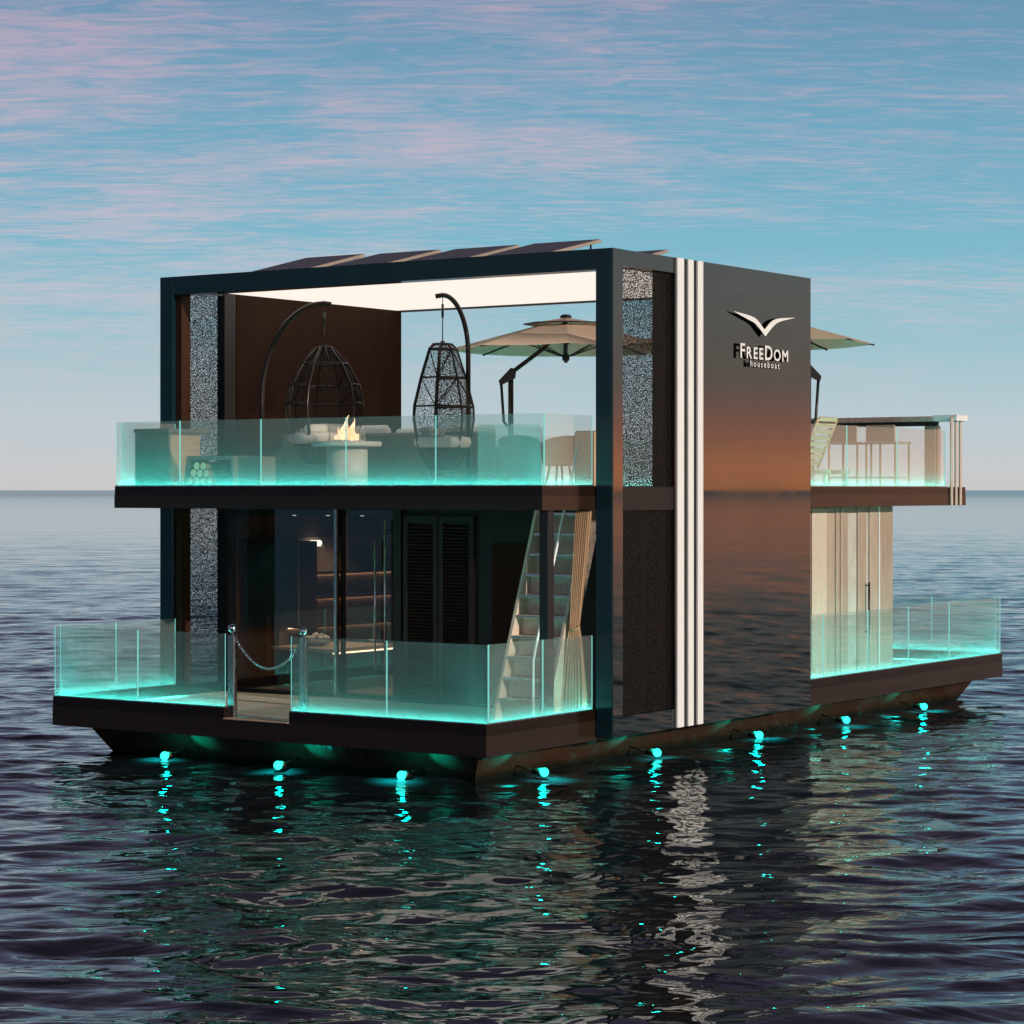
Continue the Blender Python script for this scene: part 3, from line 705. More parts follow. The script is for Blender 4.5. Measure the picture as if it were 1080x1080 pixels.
HL, HUp = 0.92, 0.87
IN_Y, IN_X, IN_Xp, IN_Yn = (0, 1), (-1, 0), (1, 0), (0, -1)
railing(((-BW, 0.0), (GX0, 0.0)), ZC, HL, [1.48], IN_Y, 2)
railing(((GX1, 0.0), (0.0, 0.0)), ZC, HL, [1.47], IN_Y, 2)
railing(((0.0, 0.10), (0.0, BY0)), ZC, HL, [1.13], IN_X, 2)
railing(((-BW, 0.10), (-BW, BY0)), ZC, HL, [1.05], IN_Xp, 2)
railing(((0.0, BY1), (0.0, LB)), ZC, HL, [0.95, 2.4, 3.8, 5.3], IN_X, 2)
railing(((-BW, BY1), (-BW, LB)), ZC, HL, [1.5, 3.0, 4.5, 6.0], IN_Xp, 2)
railing(((-BW+0.1, LB), (-0.1, LB)), ZC, HL, [1.4, 2.8, 4.2, 5.6], IN_Yn, 2)
railing(((-BW, 1.16), (0.0, 1.16)), ZU, HUp, [BW-5.8, BW-4.4, BW-3.0, BW-1.6], IN_Y, 2)
railing(((0.0, 1.26), (0.0, BY0)), ZU, HUp, None, IN_X, 2)
railing(((-BW, 1.26), (-BW, BY0)), ZU, HUp, None, IN_Xp, 2)
railing(((0.0, BY1), (0.0, 12.72)), ZU, 0.9, [1.7, 3.4], IN_X, 2)
railing(((-BW, BY1), (-BW, 13.3)), ZU, HUp, [1.5, 3.0, 4.4], IN_Xp, 2)
railing(((-BW+0.1, 13.42), (-3.1, 13.42)), ZU, HUp, [1.3, 2.6], IN_Yn, 2)
# stair hatch guard on the upper deck
m = MB(); m.box(HX0-0.07, HX0, HY0-0.05, HY1, ZF, ZF+0.03); hg = m.build('hatch_guard', M['steel'], boat)
for (a, b, c, d_) in ((HX0-0.04, HX0-0.026, HY0, HY1),):
    m = MB(); m.box(a, b, c, d_, ZF+0.031, ZF+0.84); m.build('pane', [M['rail_glass']], hg)
m = MB(); m.box(HX0-0.02, HX1, HY0-0.05, HY0-0.036, ZF+0.031, ZF+0.84); m.build('pane', [M['rail_glass']], hg)

# boarding stanchions
def stanchion(x):
    m = MB(); m.bbox(x-0.055, x+0.055, 0.135, 0.20, ZD, ZC+0.90, 0.006); p = m.build('gate_post', M['steel'], boat)
    m = MB(); m.lathe([(0.018, 0), (0.018, 0.03), (0.045, 0.045), (0.055, 0.075), (0.052, 0.10), (0.035, 0.122), (0.008, 0.132)], 16, (x, 0.168, ZC+0.9)); m.build('post_cap', M['chrome'], p)
PXA, PXB = -3.99, -2.84
stanchion(PXA); stanchion(PXB)

# hull lamps
def lamp(x, y, nx, ny):
    z = 0.075
    m = MB(); m.tube([(x-nx*0.40, y-ny*0.40, 0.13), (x-nx*0.10, y-ny*0.10, z+0.01)], 0.012, 6)
    m.tube([(x-nx*0.14, y-ny*0.14, z), (x-nx*0.045, y-ny*0.045, z), (x-nx*0.02, y-ny*0.02, z)], [0.03, 0.045, 0.05], 14); p = m.build('hull_lamp', M['hull'], boat)
    m = MB(); prof = [(math.sin(q), math.cos(q)) for q in np.linspace(math.pi-0.05, 0.05, 11)]
    m.lathe([(a*0.055, b*0.055) for a, b in prof], 14, (x+nx*0.03, y+ny*0.03, z)); m.build('bulb', M['lamp'], p)
    # unseen spot added above each lamp, stands in for its glow under water
    sp2 = bpy.data.lights.new('water_glow_fill', 'SPOT'); sp2.energy = 170; sp2.color = (0.0, 0.9, 0.75); sp2.spot_size = R_(112); sp2.spot_blend = 1.0; sp2.shadow_soft_size = 0.03
    s2 = bpy.data.objects.new('water_glow_fill', sp2); COL.objects.link(s2); s2.location = (x+nx*0.12, y+ny*0.12, z+0.24); s2.parent = boat
    s2.rotation_euler = Vector((nx*0.02, ny*0.02, -1.0)).to_track_quat('-Z', 'Y').to_euler()
    ld = bpy.data.lights.new('lamp_light', 'POINT'); ld.energy = 3; ld.color = (0.0, 0.9, 0.75); ld.shadow_soft_size = 0.03
    lo = bpy.data.objects.new('lamp_light', ld); COL.objects.link(lo); lo.location = (x, y, z+0.16); lo.parent = boat
    # narrow beam thrown along the hull
    tx, ty = (x-0.36, y-0.50) if nx else (x+0.42, y+0.36)
    d = Vector((tx, ty, 0.27))-Vector((x, y, z+0.13))
    sp = bpy.data.lights.new('beam_light', 'SPOT'); sp.energy = 80; sp.color = (0.0, 0.9, 0.75); sp.spot_size = R_(34); sp.spot_blend = 0.9; sp.shadow_soft_size = 0.04
    so_ = bpy.data.objects.new('beam_light', sp); COL.objects.link(so_); so_.location = (x, y, z+0.16); so_.rotation_euler = d.to_track_quat('-Z', 'Y').to_euler(); so_.parent = boat
for s in (1.31, 3.93, 6.66, 9.32, 12.0): lamp(-0.10, s, 1, 0)
for t in (5.04, 3.17, 1.275): lamp(-t, 0.10, 0, -1)

# ---- rear house (ground floor)
RX, RY = -0.45, 11.66
m = MB(); m.box(-6.5, RX, BY1+0.002, RY, ZD, ZUB+0.018); rh = m.build('rear_wall', M['clad'], boat)
s = 7.62; k = 0
pat = [(0.62, 'clad', 0.02), (0.66, 'clad', 0.02), (0.46, 'curtain_w', 0.012), (0.30, 'clad', 0.02), (0.07, 'clad', 0.04), (0.08, 'clad', 0.03), (0.09, 'clad', 0.04), (0.20, 'clad', 0.02), (0.30, 'concrete', 0.01), (0.30, 'clad', 0.03), (0.10, 'concrete', 0.012), (0.30, 'clad', 0.03), (0.54, 'clad', 0.02)]
for w, mt, pr in pat:
    m = MB()
    if mt == 'curtain_w':
        n = 18; vs = []; fs = []
        for i in range(n+1):
            y = s+w*i/n; x = RX+0.03+0.018*math.sin(i*1.9)
            vs += [(x, y, ZD+0.02), (x, y, ZUB-0.03)]
        for i in range(n): fs.append((2*i, 2*i+2, 2*i+3, 2*i+1))
        m.add(vs, fs, 0, True); m.build('curtain_panel', M[mt], rh)
    else:
        m.bbox(RX+0.001, RX+pr, s+0.006, s+w-0.006, ZD+0.01, ZUB-0.02 if mt == 'clad' else ZUB-0.10, 0.004); m.build('cladding_panel', M[mt], rh)
    s += w
m = MB(); m.tube([(RX+0.09, 10.66, 1.25), (RX+0.09, 10.66, 2.05)], 0.018, 8); m.tube([(RX+0.09, 10.66, 1.3), (RX+0.01, 10.66, 1.3)], 0.01, 6); m.tube([(RX+0.09, 10.66, 2.0), (RX+0.01, 10.66, 2.0)], 0.01, 6); m.build('door_handle', M['black'], rh)
m = MB(); m.box(RX+0.04, RX+0.055, 11.085, 11.11, ZD+0.01, ZUB-0.01); m.build('trim_strip', M['white'], rh)

# triple stripe at the stern corner of the upper deck
for s in (12.80, 12.97, 13.14):
    m = MB(); m.bbox(0.003, 0.03, s, s+0.07, ZUB+0.002, 4.60, 0.004); m.build('corner_stripe', M['curtain_w'], boat)

# ---- solar panels on the roof
def solar(px_tr, py_tr, sback, w=1.08, dlen=1.55, tilt=9.5):
    # top right corner seen at this place over the roof
    kx = (px_tr-540)/2566
    X = (kx*(28+0.825*sback)+0.295-0.565*sback)/(0.825+0.565*kx)
    d = 28-0.565*X+0.825*sback; z1 = EYE+(517-py_tr)*d/2566
    ta = math.asin(min(0.35, max(0.02, (z1-6.475)/dlen)))
    m = MB(); m.bbox(-w, 0, -dlen, 0, -0.045, 0, 0.004); p = m.build('solar_panel', M['pv_frame'], roof)
    m = MB(); m.box(-w+0.03, -0.03, -dlen+0.03, -0.03, 0.0005, 0.003); c = m.build('cell_sheet', M['pv'], p)
    p.location = (X, sback, z1); p.rotation_euler = (ta, 0, 0)
    zl = z1-dlen*math.sin(ta)
    m = MB()
    for xx in (-w+0.1, -0.1): m.tube([(X+xx, sback-0.1, 6.41), (X+xx, sback-0.1, z1-0.06)], 0.015, 6)
    m.build('panel_leg', M['steel'], roof)
    return X, z1, zl
for a in ((385, 267.5, 4.6), (465, 263.0, 4.6), (547.5, 258.0, 4.6), (634, 252.0, 4.6)): print('pv', solar(*a))
print('pv', solar(705, 263.0, 6.3))

# ================================================================== loose things
# boarding chain
ch = thing('boarding_chain', 'steel link chain hanging between the two chrome gate posts at the bow', 'chain', (PXA, 0.168, ZC+0.85))
A = Vector((PXA+0.056, 0.168, ZC+0.85)); Bq = Vector((PXB-0.056, 0.168, ZC+0.83)); NL = 34
def cat(t): p = A.lerp(Bq, t); p.z -= 0.34*(1-(2*t-1)**2); return p
for i in range(NL):
    t0, t1 = i/NL, (i+1)/NL; a, b = cat(t0), cat(t1); d = (b-a); L = d.length
    m = MB(); n = 10; pts = []
    for k in range(n):
        q = 2*math.pi*k/n; pts.append((math.cos(q)*L*0.66, math.sin(q)*0.016, 0))
    m.tube(pts, 0.006, 5, True)
    rot = d.to_track_quat('X', 'Z').to_matrix().to_4x4() @ Matrix.Rotation(R_(45+90*(i % 2)), 4, 'X')
    m.xf(Matrix.Translation((a+b)/2) @ rot); m.build('link', M['chrome'], ch, ch.location)

# hanging chairs
def hanging_chair(label, mast_side, loc, rz_basket, reach, ztop, hang_z, bh, br, N=10, prof=None):
    t = thing('hanging_chair', label, 'hanging chair', loc, 0, 'hanging egg chairs on the upper deck')
    H = ztop; sg = mast_side
    bp = Vector((sg*Rv.x*reach, sg*Rv.y*reach, 0))
    m = MB()
    ring_ = [(bp.x*0.55+0.46*math.cos(q), bp.y*0.55+0.46*math.sin(q), 0.03) for q in np.linspace(0, 2*math.pi, 25)[:-1]]
    m.tube(ring_, 0.025, 8, True)
    m.tube([(bp.x*0.55-0.46*bp.normalized().x, bp.y*0.55-0.46*bp.normalized().y, 0.03), (bp.x, bp.y, 0.03)], 0.022, 8); m.build('base', M['black'], t)
    m = MB(); pts = [(bp.x, bp.y, 0.02)]
    zk = H*0.48 if reach > 0.6 else H*0.70
    for q in np.linspace(0, math.pi/2, 14): pts.append((bp.x*(1-math.sin(q)*1.0) if q < 1.57 else 0, bp.y*(1-math.sin(q)*1.0), 0) if False else (bp.x*math.cos(q), bp.y*math.cos(q), zk+(H-zk)*math.sin(q)))
    pts.append((-bp.x*0.16/max(reach, 0.3)*0.6, -bp.y*0.16/max(reach, 0.3)*0.6, H-0.015))
    m.tube(pts, 0.032, 10); m.build('stand_arm', M['bronze'], t)
    m = MB(); m.tube([(0, 0, H-0.02), (0, 0, H-0.12)], 0.006, 6); m.tube([(0, 0, H-0.12), (0, 0, H-0.30)], 0.017, 8); m.tube([(0, 0, H-0.30), (0, 0, hang_z)], 0.008, 6); m.build('hanger', M['black'], t)
    zt_, zb_ = hang_z, hang_z-bh
    prof = prof or [(0.20, 1.0), (0.60, 0.86), (0.90, 0.68), (1.0, 0.52), (1.0, 0.42), (0.82, 0.16), (0.45, 0.0)]
    def pt(k, j):
        r, f = prof[j]; q = 2*math.pi*k/N+rz_basket
        return (r*br*math.cos(q), r*br*math.sin(q), zb_+f*bh)
    m = MB()
    for k in range(N):
        js = range(0, 2) if k == 0 else range(len(prof))
        m.tube([pt(k, j) for j in js], 0.013 if k not in (1, N-1) else 0.022, 6)
    for j in range(len(prof)):
        if j == 4: continue
        ks = list(range(N)) if j in (0, 1, 5, 6) else list(range(1, N))
        m.tube([pt(k, j) for k in ks], 0.013, 6, closed=(len(ks) == N))
    for k in range(1, N-1):
        m.tube([pt(k, 2), pt(k+1, 3)] if k % 2 else [pt(k+1, 2), pt(k, 3)], 0.008, 5)
        m.tube([pt(k, 1), pt(k+1, 2)] if k % 2 else [pt(k+1, 1), pt(k, 2)], 0.008, 5)
    m.tube([(0, 0, zt_+0.04), (0, 0, zt_)], 0.03, 8); fr_ = m.build('basket_frame', M['bronze'], t)
    m = MB()
    for k in range(2 if N > 8 else 1, N-2 if N > 8 else N-1):
        for j in range(len(prof)-1): m.add([pt(k, j), pt(k+1, j), pt(k+1, j+1), pt(k, j+1)], [(0, 3, 2, 1)])
    m.add([pt(k, 6) for k in range(N)], [tuple(range(N))[::-1]]); m.build('wicker_shell', M['weave'], fr_)
    m = MB(); m.lathe([(0.30*br, 0), (0.86*br, 0.02), (0.94*br, 0.08), (0.90*br, 0.15), (0.6*br, 0.18), (0.05, 0.17)], 24, (0, 0, zb_+0.16*bh)); m.build('seat_cushion', M['cushion'], t)
    m = MB(); q = rz_basket; c = Vector((0.42*br*math.cos(q), 0.42*br*math.sin(q), zb_+0.16*bh+0.22))
    m.tube([c+Vector((-math.sin(q), math.cos(q), 0))*a for a in (-0.32, -0.29, 0, 0.29, 0.32)], [0.03, 0.06, 0.075, 0.06, 0.03], 14); m.build('bolster', M['cushion'], t)
    return t
hanging_chair('bronze hanging egg chair in front of the dark brown wall, arm curving from the left', -1, (-4.96, 3.2, ZF), TH-R_(75), 0.86, 2.60, 1.99, 1.60, 0.54)
hanging_chair('bronze hanging egg chair seen against the sky, its arm bent over from the right', 1, (-2.95, 3.2, ZF), TH+R_(180-25), 0.34, 2.62, 1.97, 1.66, 0.41, 7, [(0.30, 1.0), (0.46, 0.96), (0.76, 0.73), (1.0, 0.50), (1.02, 0.40), (0.86, 0.16), (0.42, 0.0)])

# fire pit table
fp = thing('fire_pit', 'round concrete fire table with flames burning inside a glass guard', 'fire pit', (-4.05, 2.55, ZF))
o = fp.location
m = MB(); m.lathe([(0.275, 0), (0.275, 0.61)], 32, o); m.build('pedestal', M['concrete'], fp, o)
m = MB(); m.lathe([(0.45, 0), (0.46, 0.012), (0.46, 0.055), (0.45, 0.065)], 40, (o.x, o.y, o.z+0.611)); m.build('table_top', M['concrete'], fp, o)
m = MB(); m.lathe([(0.25, 0), (0.25, 0.20), (0.243, 0.20), (0.243, 0.0)], 32, (o.x, o.y, o.z+0.677)); m.build('glass_guard', M['clear_glass'], fp, o)
m = MB()
for i in range(46):
    a = random.random()*6.28; r = 0.22*math.sqrt(random.random()); sz = 0.016+random.random()*0.012
    m.lathe([(sz*0.5, 0), (sz, sz*0.5), (sz*0.6, sz)], 6, (o.x+r*math.cos(a), o.y+r*math.sin(a), o.z+0.677))
m.build('fire_stones', M['concrete'], fp, o)['kind'] = 'stuff'
def tongue(x, y, h, r, ph):
    m = MB(); pts = []; rr = []
    for i in range(9):
        t = i/8; pts.append((x+0.03*math.sin(ph+t*5)*t, y+0.03*math.cos(ph*1.3+t*4)*t, o.z+0.69+h*t)); rr.append(max(0.003, r*(math.sin(math.pi*min(1, t*0.85+0.18)))**0.9*(1-t*0.55)))
    m.tube(pts, rr, 8); m.build('flame', M['flame'], fp, o)
for (dx, dy, h, r) in ((0, 0, 0.34, 0.05), (0.06, 0.02, 0.26, 0.045), (-0.06, -0.02, 0.24, 0.045), (0.11, -0.05, 0.16, 0.04), (-0.11, 0.04, 0.15, 0.038), (0.02, -0.08, 0.20, 0.04), (0.15, 0.02, 0.10, 0.03), (0.04, 0.07, 0.30, 0.04), (-0.04, -0.09, 0.18, 0.04), (0.09, 0.09, 0.14, 0.035), (-0.15, -0.03, 0.10, 0.03)):
    tongue(o.x+dx, o.y+dy, h, r, random.random()*6)
ld = bpy.data.lights.new('fire_light', 'POINT'); ld.energy = 6; ld.color = (1.0, 0.55, 0.25); ld.shadow_soft_size = 0.1
lo = bpy.data.objects.new('fire_light', ld); COL.objects.link(lo); lo.parent = fp; lo.location = (0, 0, 0.9)

# sofa
sf = thing('lounge_sofa', 'long dark grey lounge sofa with off-white back cushions behind the fire table', 'sofa', (-4.95, 4.9, ZF)); o = sf.location
m = MB(); m.bbox(-6.75, -3.05, 4.60, 5.5, ZF+0.04, ZF+0.34, 0.02); m.build('base', M['grey_fab'], sf, o)
m = MB(); m.bbox(-6.75, -3.05, 4.42, 4.598, ZF+0.04, ZF+0.84, 0.03); m.build('backrest', M['grey_fab'], sf, o)
for x in (-6.9, -3.045):
    m = MB(); m.bbox(x, x+0.145, 4.42, 5.5, ZF+0.04, ZF+0.62, 0.02); m.build('armrest', M['grey_fab'], sf, o)
for i in range(4):
    x = -6.72+i*0.91
    m = MB(); m.bbox(x, x+0.90, 4.78, 5.48, ZF+0.345, ZF+0.47, 0.04, 0, True); m.build('seat_cushion', M['cushion'], sf, o)
    m = MB(); m.bbox(x+0.02, x+0.86, 4.605, 4.77, ZF+0.475, ZF+0.93+0.035*math.sin(i*2.1), 0.07, 0, True); m.build('back_cushion', M['cushion'], sf, o)

# outdoor counter and wood store
kc = thing('outdoor_counter', 'dark outdoor counter cabinet in the front left corner of the upper deck', 'counter', (-6.5, 1.75, ZF)); o = kc.location
m = MB(); m.bbox(-6.82, -6.20, 1.42, 2.05, ZF+0.03, ZF+0.80, 0.006); m.build('cabinet', M['grey_fab'], kc, o)
m = MB(); m.bbox(-6.83, -6.18, 1.40, 2.25, ZF+0.805, ZF+0.86, 0.006); m.build('worktop', M['grey_fab'], kc, o)
m = MB(); m.bbox(-6.20, -6.185, 1.44, 2.03, ZF+0.08, ZF+0.77, 0.003); m.build('side_panel', M['bar_panel'], kc, o)
ws = thing('firewood_rack', 'low open rack holding split logs beside the outdoor counter', 'log rack', (-5.8, 2.0, ZF)); o = ws.location
m = MB(); x0, x1, y0, y1 = -6.17, -5.35, 1.75, 2.15
m.box(x0, x1, y0, y1, ZF+0.05, ZF+0.10); m.box(x0, x1, y0, y1, ZF+0.44, ZF+0.49); m.box(x0, x0+0.04, y0, y1, ZF+0.10, ZF+0.44); m.box(x1-0.04, x1, y0, y1, ZF+0.10, ZF+0.44); m.build('carcass', M['grey_fab'], ws, o)
m = MB(); m.box(-5.345, -4.95, 1.85, 2.15, ZF+0.03, ZF+0.48); m.build('side_cabinet', M['grey_fab'], ws, o)
lg = []
for row in range(3):
    for i in range(4-row):
        r = 0.052+0.006*random.random(); cx = -6.07+0.115*i+0.058*row; cz = ZF+0.101+r+row*0.10
        lg.append((cx, cz, r, '%s log from the left in the %s row of the firewood rack, pale end showing' % (('first', 'second', 'third', 'fourth')[i], ('bottom', 'middle', 'top')[row])))
for j, (cx, cz, r, lab) in enumerate(lg):
    m = MB(); n = 11; a0 = random.random()
    vs = []; ys_ = (1.70, 2.10)
    for y in ys_:
        for k in range(n):
            q = 2*math.pi*k/n+a0; rr = r*(0.93+0.08*math.sin(3*k+j)); vs.append((cx+rr*math.cos(q), y, cz+rr*math.sin(q)))
    fs = [tuple(range(n)), tuple(range(n, 2*n))[::-1]]+[(k, k+n, (k+1) % n+n, (k+1) % n) for k in range(n)]
    m.add(vs, fs, [1, 1]+[0]*n); lo_ = m.build('firewood_log', [M['bark'], M['cutwood']], None, (cx, 1.9, cz-r)); lo_.location = (cx, 1.9, cz-r)
    tag(lo_, lab, 'log', 'logs stacked in the firewood rack')

# cantilever parasols
def parasol(label, loc, rz):
    t = thing('cantilever_parasol', label, 'parasol', loc, rz, 'tan parasols on the stern terrace')
    off = 0.86; zr, za = 2.22, 2.72; R0 = 1.86
    m = MB(); m.bbox(-0.38, 0.38, -0.38, 0.38, 0, 0.07, 0.02); m.build('base_plate', M['black'], t)
    m = MB(); m.tube([(0, 0, 0.07), (0, 0, 1.82)], 0.042, 12); m.build('mast', M['black'], t)
    m = MB(); m.prism([(-0.17, 1.66), (0.07, 1.78), (0.09, 1.92), (0.0, 1.94), (-0.19, 1.74)], 1, -0.05, 0.05); m.build('head_bracket', M['black'], t)
    m = MB(); m.tube([(-0.15, 0, 1.70), (-0.11, 0, 1.10), (-0.045, 0, 1.02)], 0.022, 8); m.build('brace', M['black'], t)
    m = MB(); m.tube([(-0.10, 0, 1.78), (off*0.62, 0, 2.26), (off, 0, za-0.06)], 0.034, 8); m.build('arm', M['black'], t)
    C = Vector((off, 0, 0)); n = 8
    def rim(k, r, z): q = 2*math.pi*k/n; return Vector((off+r*math.cos(q), r*math.sin(q), z))
    def cloth(r1, z1, r0, z0, name, sag):
        m = MB(); NS = 6
        for k in range(n):
            a0, a1 = rim(k, r1, z1), rim(k+1, r1, z1); b0, b1 = rim(k, r0, z0), rim(k+1, r0, z0)
            grid = []
            for i in range(NS+1):
                for j in range(NS+1):
                    p = (a0.lerp(a1, j/NS)).lerp(b0.lerp(b1, j/NS), i/NS)
                    p.z -= sag*math.sin(math.pi*j/NS)*(i/NS)
                    p += (C+Vector((0, 0, p.z))-p)*0.03*math.sin(math.pi*j/NS)*(i/NS)
                    grid.append(p)
            fs = [(i*(NS+1)+j, (i+1)*(NS+1)+j, (i+1)*(NS+1)+j+1, i*(NS+1)+j+1) for i in range(NS) for j in range(NS)]
            m.add(grid, fs, 0, False)
        return m.build(name, M['canopy'], t)
    cn = cloth(0.50, za-0.135, R0, zr, 'canopy', 0.015)
    cloth(0.05, za, 0.66, za-0.10, 'canopy_top', 0.01)
    for k in range(n):
        m = MB(); m.tube([rim(k, 0.08, za-0.10), rim(k, R0-0.01, zr-0.012)], 0.013, 6); rb = m.build('rib', M['black'], t)
        m = MB(); m.tube([rim(k, 0.06, zr-0.10), rim(k, 0.62, zr+0.10)], 0.011, 6); m.build('strut', M['black'], rb)
        m = MB(); a, b = rim(k, 0.66, za-0.098), rim(k+1, 0.66, za-0.098); m.tube([a, b], 0.011, 5); m.build('hem', M['black'], cn)
    m = MB(); m.tube([(off, 0, zr-0.20), (off, 0, za+0.01)], 0.03, 10); m.lathe([(0.05, 0), (0.06, 0.03), (0.05, 0.10)], 12, (off, 0, zr-0.17)); m.build('hub', M['black'], t)
    m = MB(); m.lathe([(0.09, 0), (0.095, 0.02), (0.06, 0.05)], 14, (off, 0, za+0.002)); m.build('finial', M['black'], t)
    return t
c1 = Vector((-4.71, 8.89, ZF))-Rv*0.86
parasol('tan two-tier parasol seen through the open frame, arm rising from the left', c1, TH)
c2 = Vector((-1.40, 9.34, ZF))+Rv*0.62
parasol('tan parasol mostly hidden behind the lettered wall, its tip showing on the right', c2, TH+math.pi)

# dining set on the stern terrace
dt_ = thing('dining_table', 'round white dining table behind the glass at the open frame', 'table', (-4.35, 8.55, ZF)); o = dt_.location
m = MB(); m.lathe([(0.50, 0), (0.52, 0.012), (0.52, 0.035), (0.50, 0.045)], 36, (o.x, o.y, ZF+0.70)); m.build('table_top', M['white'], dt_, o)
m = MB(); m.lathe([(0.28, 0), (0.27, 0.02), (0.06, 0.05), (0.045, 0.35), (0.06, 0.70)], 20, (o.x, o.y, ZF)); m.build('pedestal', M['white'], dt_, o)
def dchair(label, loc, rz, mat):
    t = thing('dining_chair', label, 'chair', loc, rz, 'tub chairs round the dining table')
    m = MB(); n = 13; vs = []; fs = []
    for i in range(n):
        q = R_(-105+210*i/(n-1)); c, s_ = math.cos(q), math.sin(q); hz = 0.86-0.16*(abs(q)/R_(105))**2
        vs += [(0.25*c, 0.27*s_, 0.42), (0.31*c, 0.33*s_, hz), (0.285*c, 0.305*s_, hz), (0.225*c, 0.245*s_, 0.42)]
    for i in range(n-1):
        for k in range(4): fs.append((4*i+k, 4*i+(k+1) % 4, 4*i+4+(k+1) % 4, 4*i+4+k))
    fs += [(0, 1, 2, 3), tuple(4*(n-1)+k for k in (3, 2, 1, 0))]
    m.add(vs, [f[::-1] for f in fs], 0, False); m.build('backrest', mat, t)
    m = MB(); m.lathe([(0.22, 0), (0.255, 0.02), (0.255, 0.07), (0.22, 0.10)], 20, (0, 0, 0.40)); m.build('seat', mat, t)
    for a in (45, 135, 225, 315):
        m = MB(); c, s_ = math.cos(R_(a)), math.sin(R_(a)); m.tube([(0.15*c, 0.15*s_, 0.40), (0.24*c, 0.24*s_, 0)], [0.018, 0.012], 8); m.build('leg', M['black'], t)
    return t
def at(px, d):
    r = (px-540)/2566*d; return Vector((0.825*(r+0.295)-0.565*(d-28), 0.565*(r+0.295)+0.825*(d-28), ZF))
p = at(522, 38.6); dchair('grey tub dining chair left of the round white table', p, TH+R_(180), M['grey_fab'])
p = at(590, 37.2); dchair('tan tub dining chair standing nearest the front right of the round table', p, TH-R_(60), M['tan_cloth'])
p = at(548, 36.9); dchair('grey tub dining chair with its back to the open frame', p, TH-R_(100), M['grey_fab'])
dt_.location = at(560, 38.3)
pl = thing('planter_box', 'tall tan planter box beside the right column of the open frame', 'planter', at(622, 37.0)); o = pl.location
m = MB(); m.bbox(-0.17, 0.17, -0.17, 0.17, 0, 0.92, 0.01); m.build('box', M['tan'], pl)
m = MB(); m.box(-0.15, 0.15, -0.15, 0.15, 0.921, 0.93); m.build('soil', M['deck_dark'], pl)

# sun lounger
sl_ = thing('sun_lounger', 'slatted wooden sun lounger with raised back beside the dark wall', 'sun lounger', (-0.75, 9.25, ZF)); o = sl_.location
m = MB()
for y in (8.92, 9.58): m.box(-1.78, -0.13, y-0.02, y+0.02, ZF+0.27, ZF+0.33)
m.build('frame', M['slat_tan'], sl_, o)
for x in (-1.7, -0.22):
    for y in (8.92, 9.58): m = MB(); m.box(x-0.025, x+0.025, y-0.021, y+0.021, ZF, ZF+0.269); m.build('leg', M['slat_tan'], sl_, o)
for i in range(9):
    x = -1.75+i*0.115; m = MB(); m.box(x, x+0.085, 8.90, 9.60, ZF+0.332, ZF+0.352); m.build('slat', M['slat_tan'], sl_, o)
ba = R_(66); bo = Vector((-0.66, 0, ZF+0.36))
for y in (8.95, 9.55):
    m = MB(); m.tube([(bo.x, y, bo.z), (bo.x+0.78*math.cos(ba), y, bo.z+0.78*math.sin(ba))], 0.022, 6); m.build('back_rail', M['slat_tan'], sl_, o)
for i in range(8):
    f = 0.05+i*0.1; m = MB(); m.box(0, 0.065, 8.97, 9.53, -0.01, 0.01)
    m.xf(Matrix.Translation((bo.x+f*math.cos(ba), 0, bo.z+f*math.sin(ba))) @ Matrix.Rotation(-ba, 4, 'Y')); m.build('back_slat', M['slat_tan'], sl_, o)

# bar at the stern and stools
br_ = thing('bar_counter', 'stone-topped bar counter with white end cap across the stern terrace', 'bar', (-1.4, 13.1, ZF)); o = br_.location
m = MB(); m.bbox(-2.95, -0.32, 12.86, 13.28, ZF+1.13, ZF+1.21, 0.006); m.build('bar_top', M['stone'], br_, o)
m = MB(); m.bbox(-0.318, 0.10, 12.86, 13.28, ZF+1.13, ZF+1.225, 0.006); m.build('end_cap', M['white'], br_, o)
m = MB(); m.box(-2.93, -0.32, 13.05, 13.10, ZF+1.06, ZF+1.128); m.build('apron', M['black'], br_, o)
for x in (-2.9, -0.52):
    m = MB(); m.box(x, x+(0.30 if x < -0.6 else 0.18), 12.99, 13.20, ZF, ZF+1.058); m.build('pier', M['bar_panel'], br_, o)
def stool(label, loc, rz):
    t = thing('bar_stool', label, 'bar stool', loc, rz, 'bar stools at the stern bar')
    for (x, y) in ((-0.25, -0.25), (0.25, -0.25), (0.25, 0.25), (-0.25, 0.25)):
        m = MB(); m.bbox(x-0.014, x+0.014, y-0.014, y+0.014, 0, 0.765, 0.003); m.build('leg', M['tan'], t)
    m = MB(); m.bbox(-0.28, 0.28, -0.28, 0.28, 0.766, 0.80, 0.008); m.build('seat', M['tan'], t)
    m = MB()
    for (x0, y0, x1, y1) in ((-0.236, -0.25, 0.236, -0.25), (-0.236, 0.25, 0.236, 0.25), (-0.25, -0.236, -0.25, 0.236), (0.25, -0.236, 0.25, 0.236)):
        m.box(min(x0, x1)-0.0 if x0 != x1 else x0-0.011, max(x0, x1) if x0 != x1 else x0+0.011, min(y0, y1) if y0 != y1 else y0-0.011, max(y0, y1) if y0 != y1 else y0+0.011, 0.22, 0.244)
    m.build('foot_rail', M['tan'], t)
    m = MB(); m.bbox(-0.25, 0.25, -0.275, -0.245, 0.802, 1.06, 0.008); m.build('backrest', M['bar_panel'], t)
    return t
stool('wooden bar stool nearer the dark wall, left of the two at the stern bar', (-1.52, 12.35, ZF), 0)
stool('wooden bar stool nearer the white-capped end of the stern bar, right of the two', (-0.86, 12.35, ZF), 0)

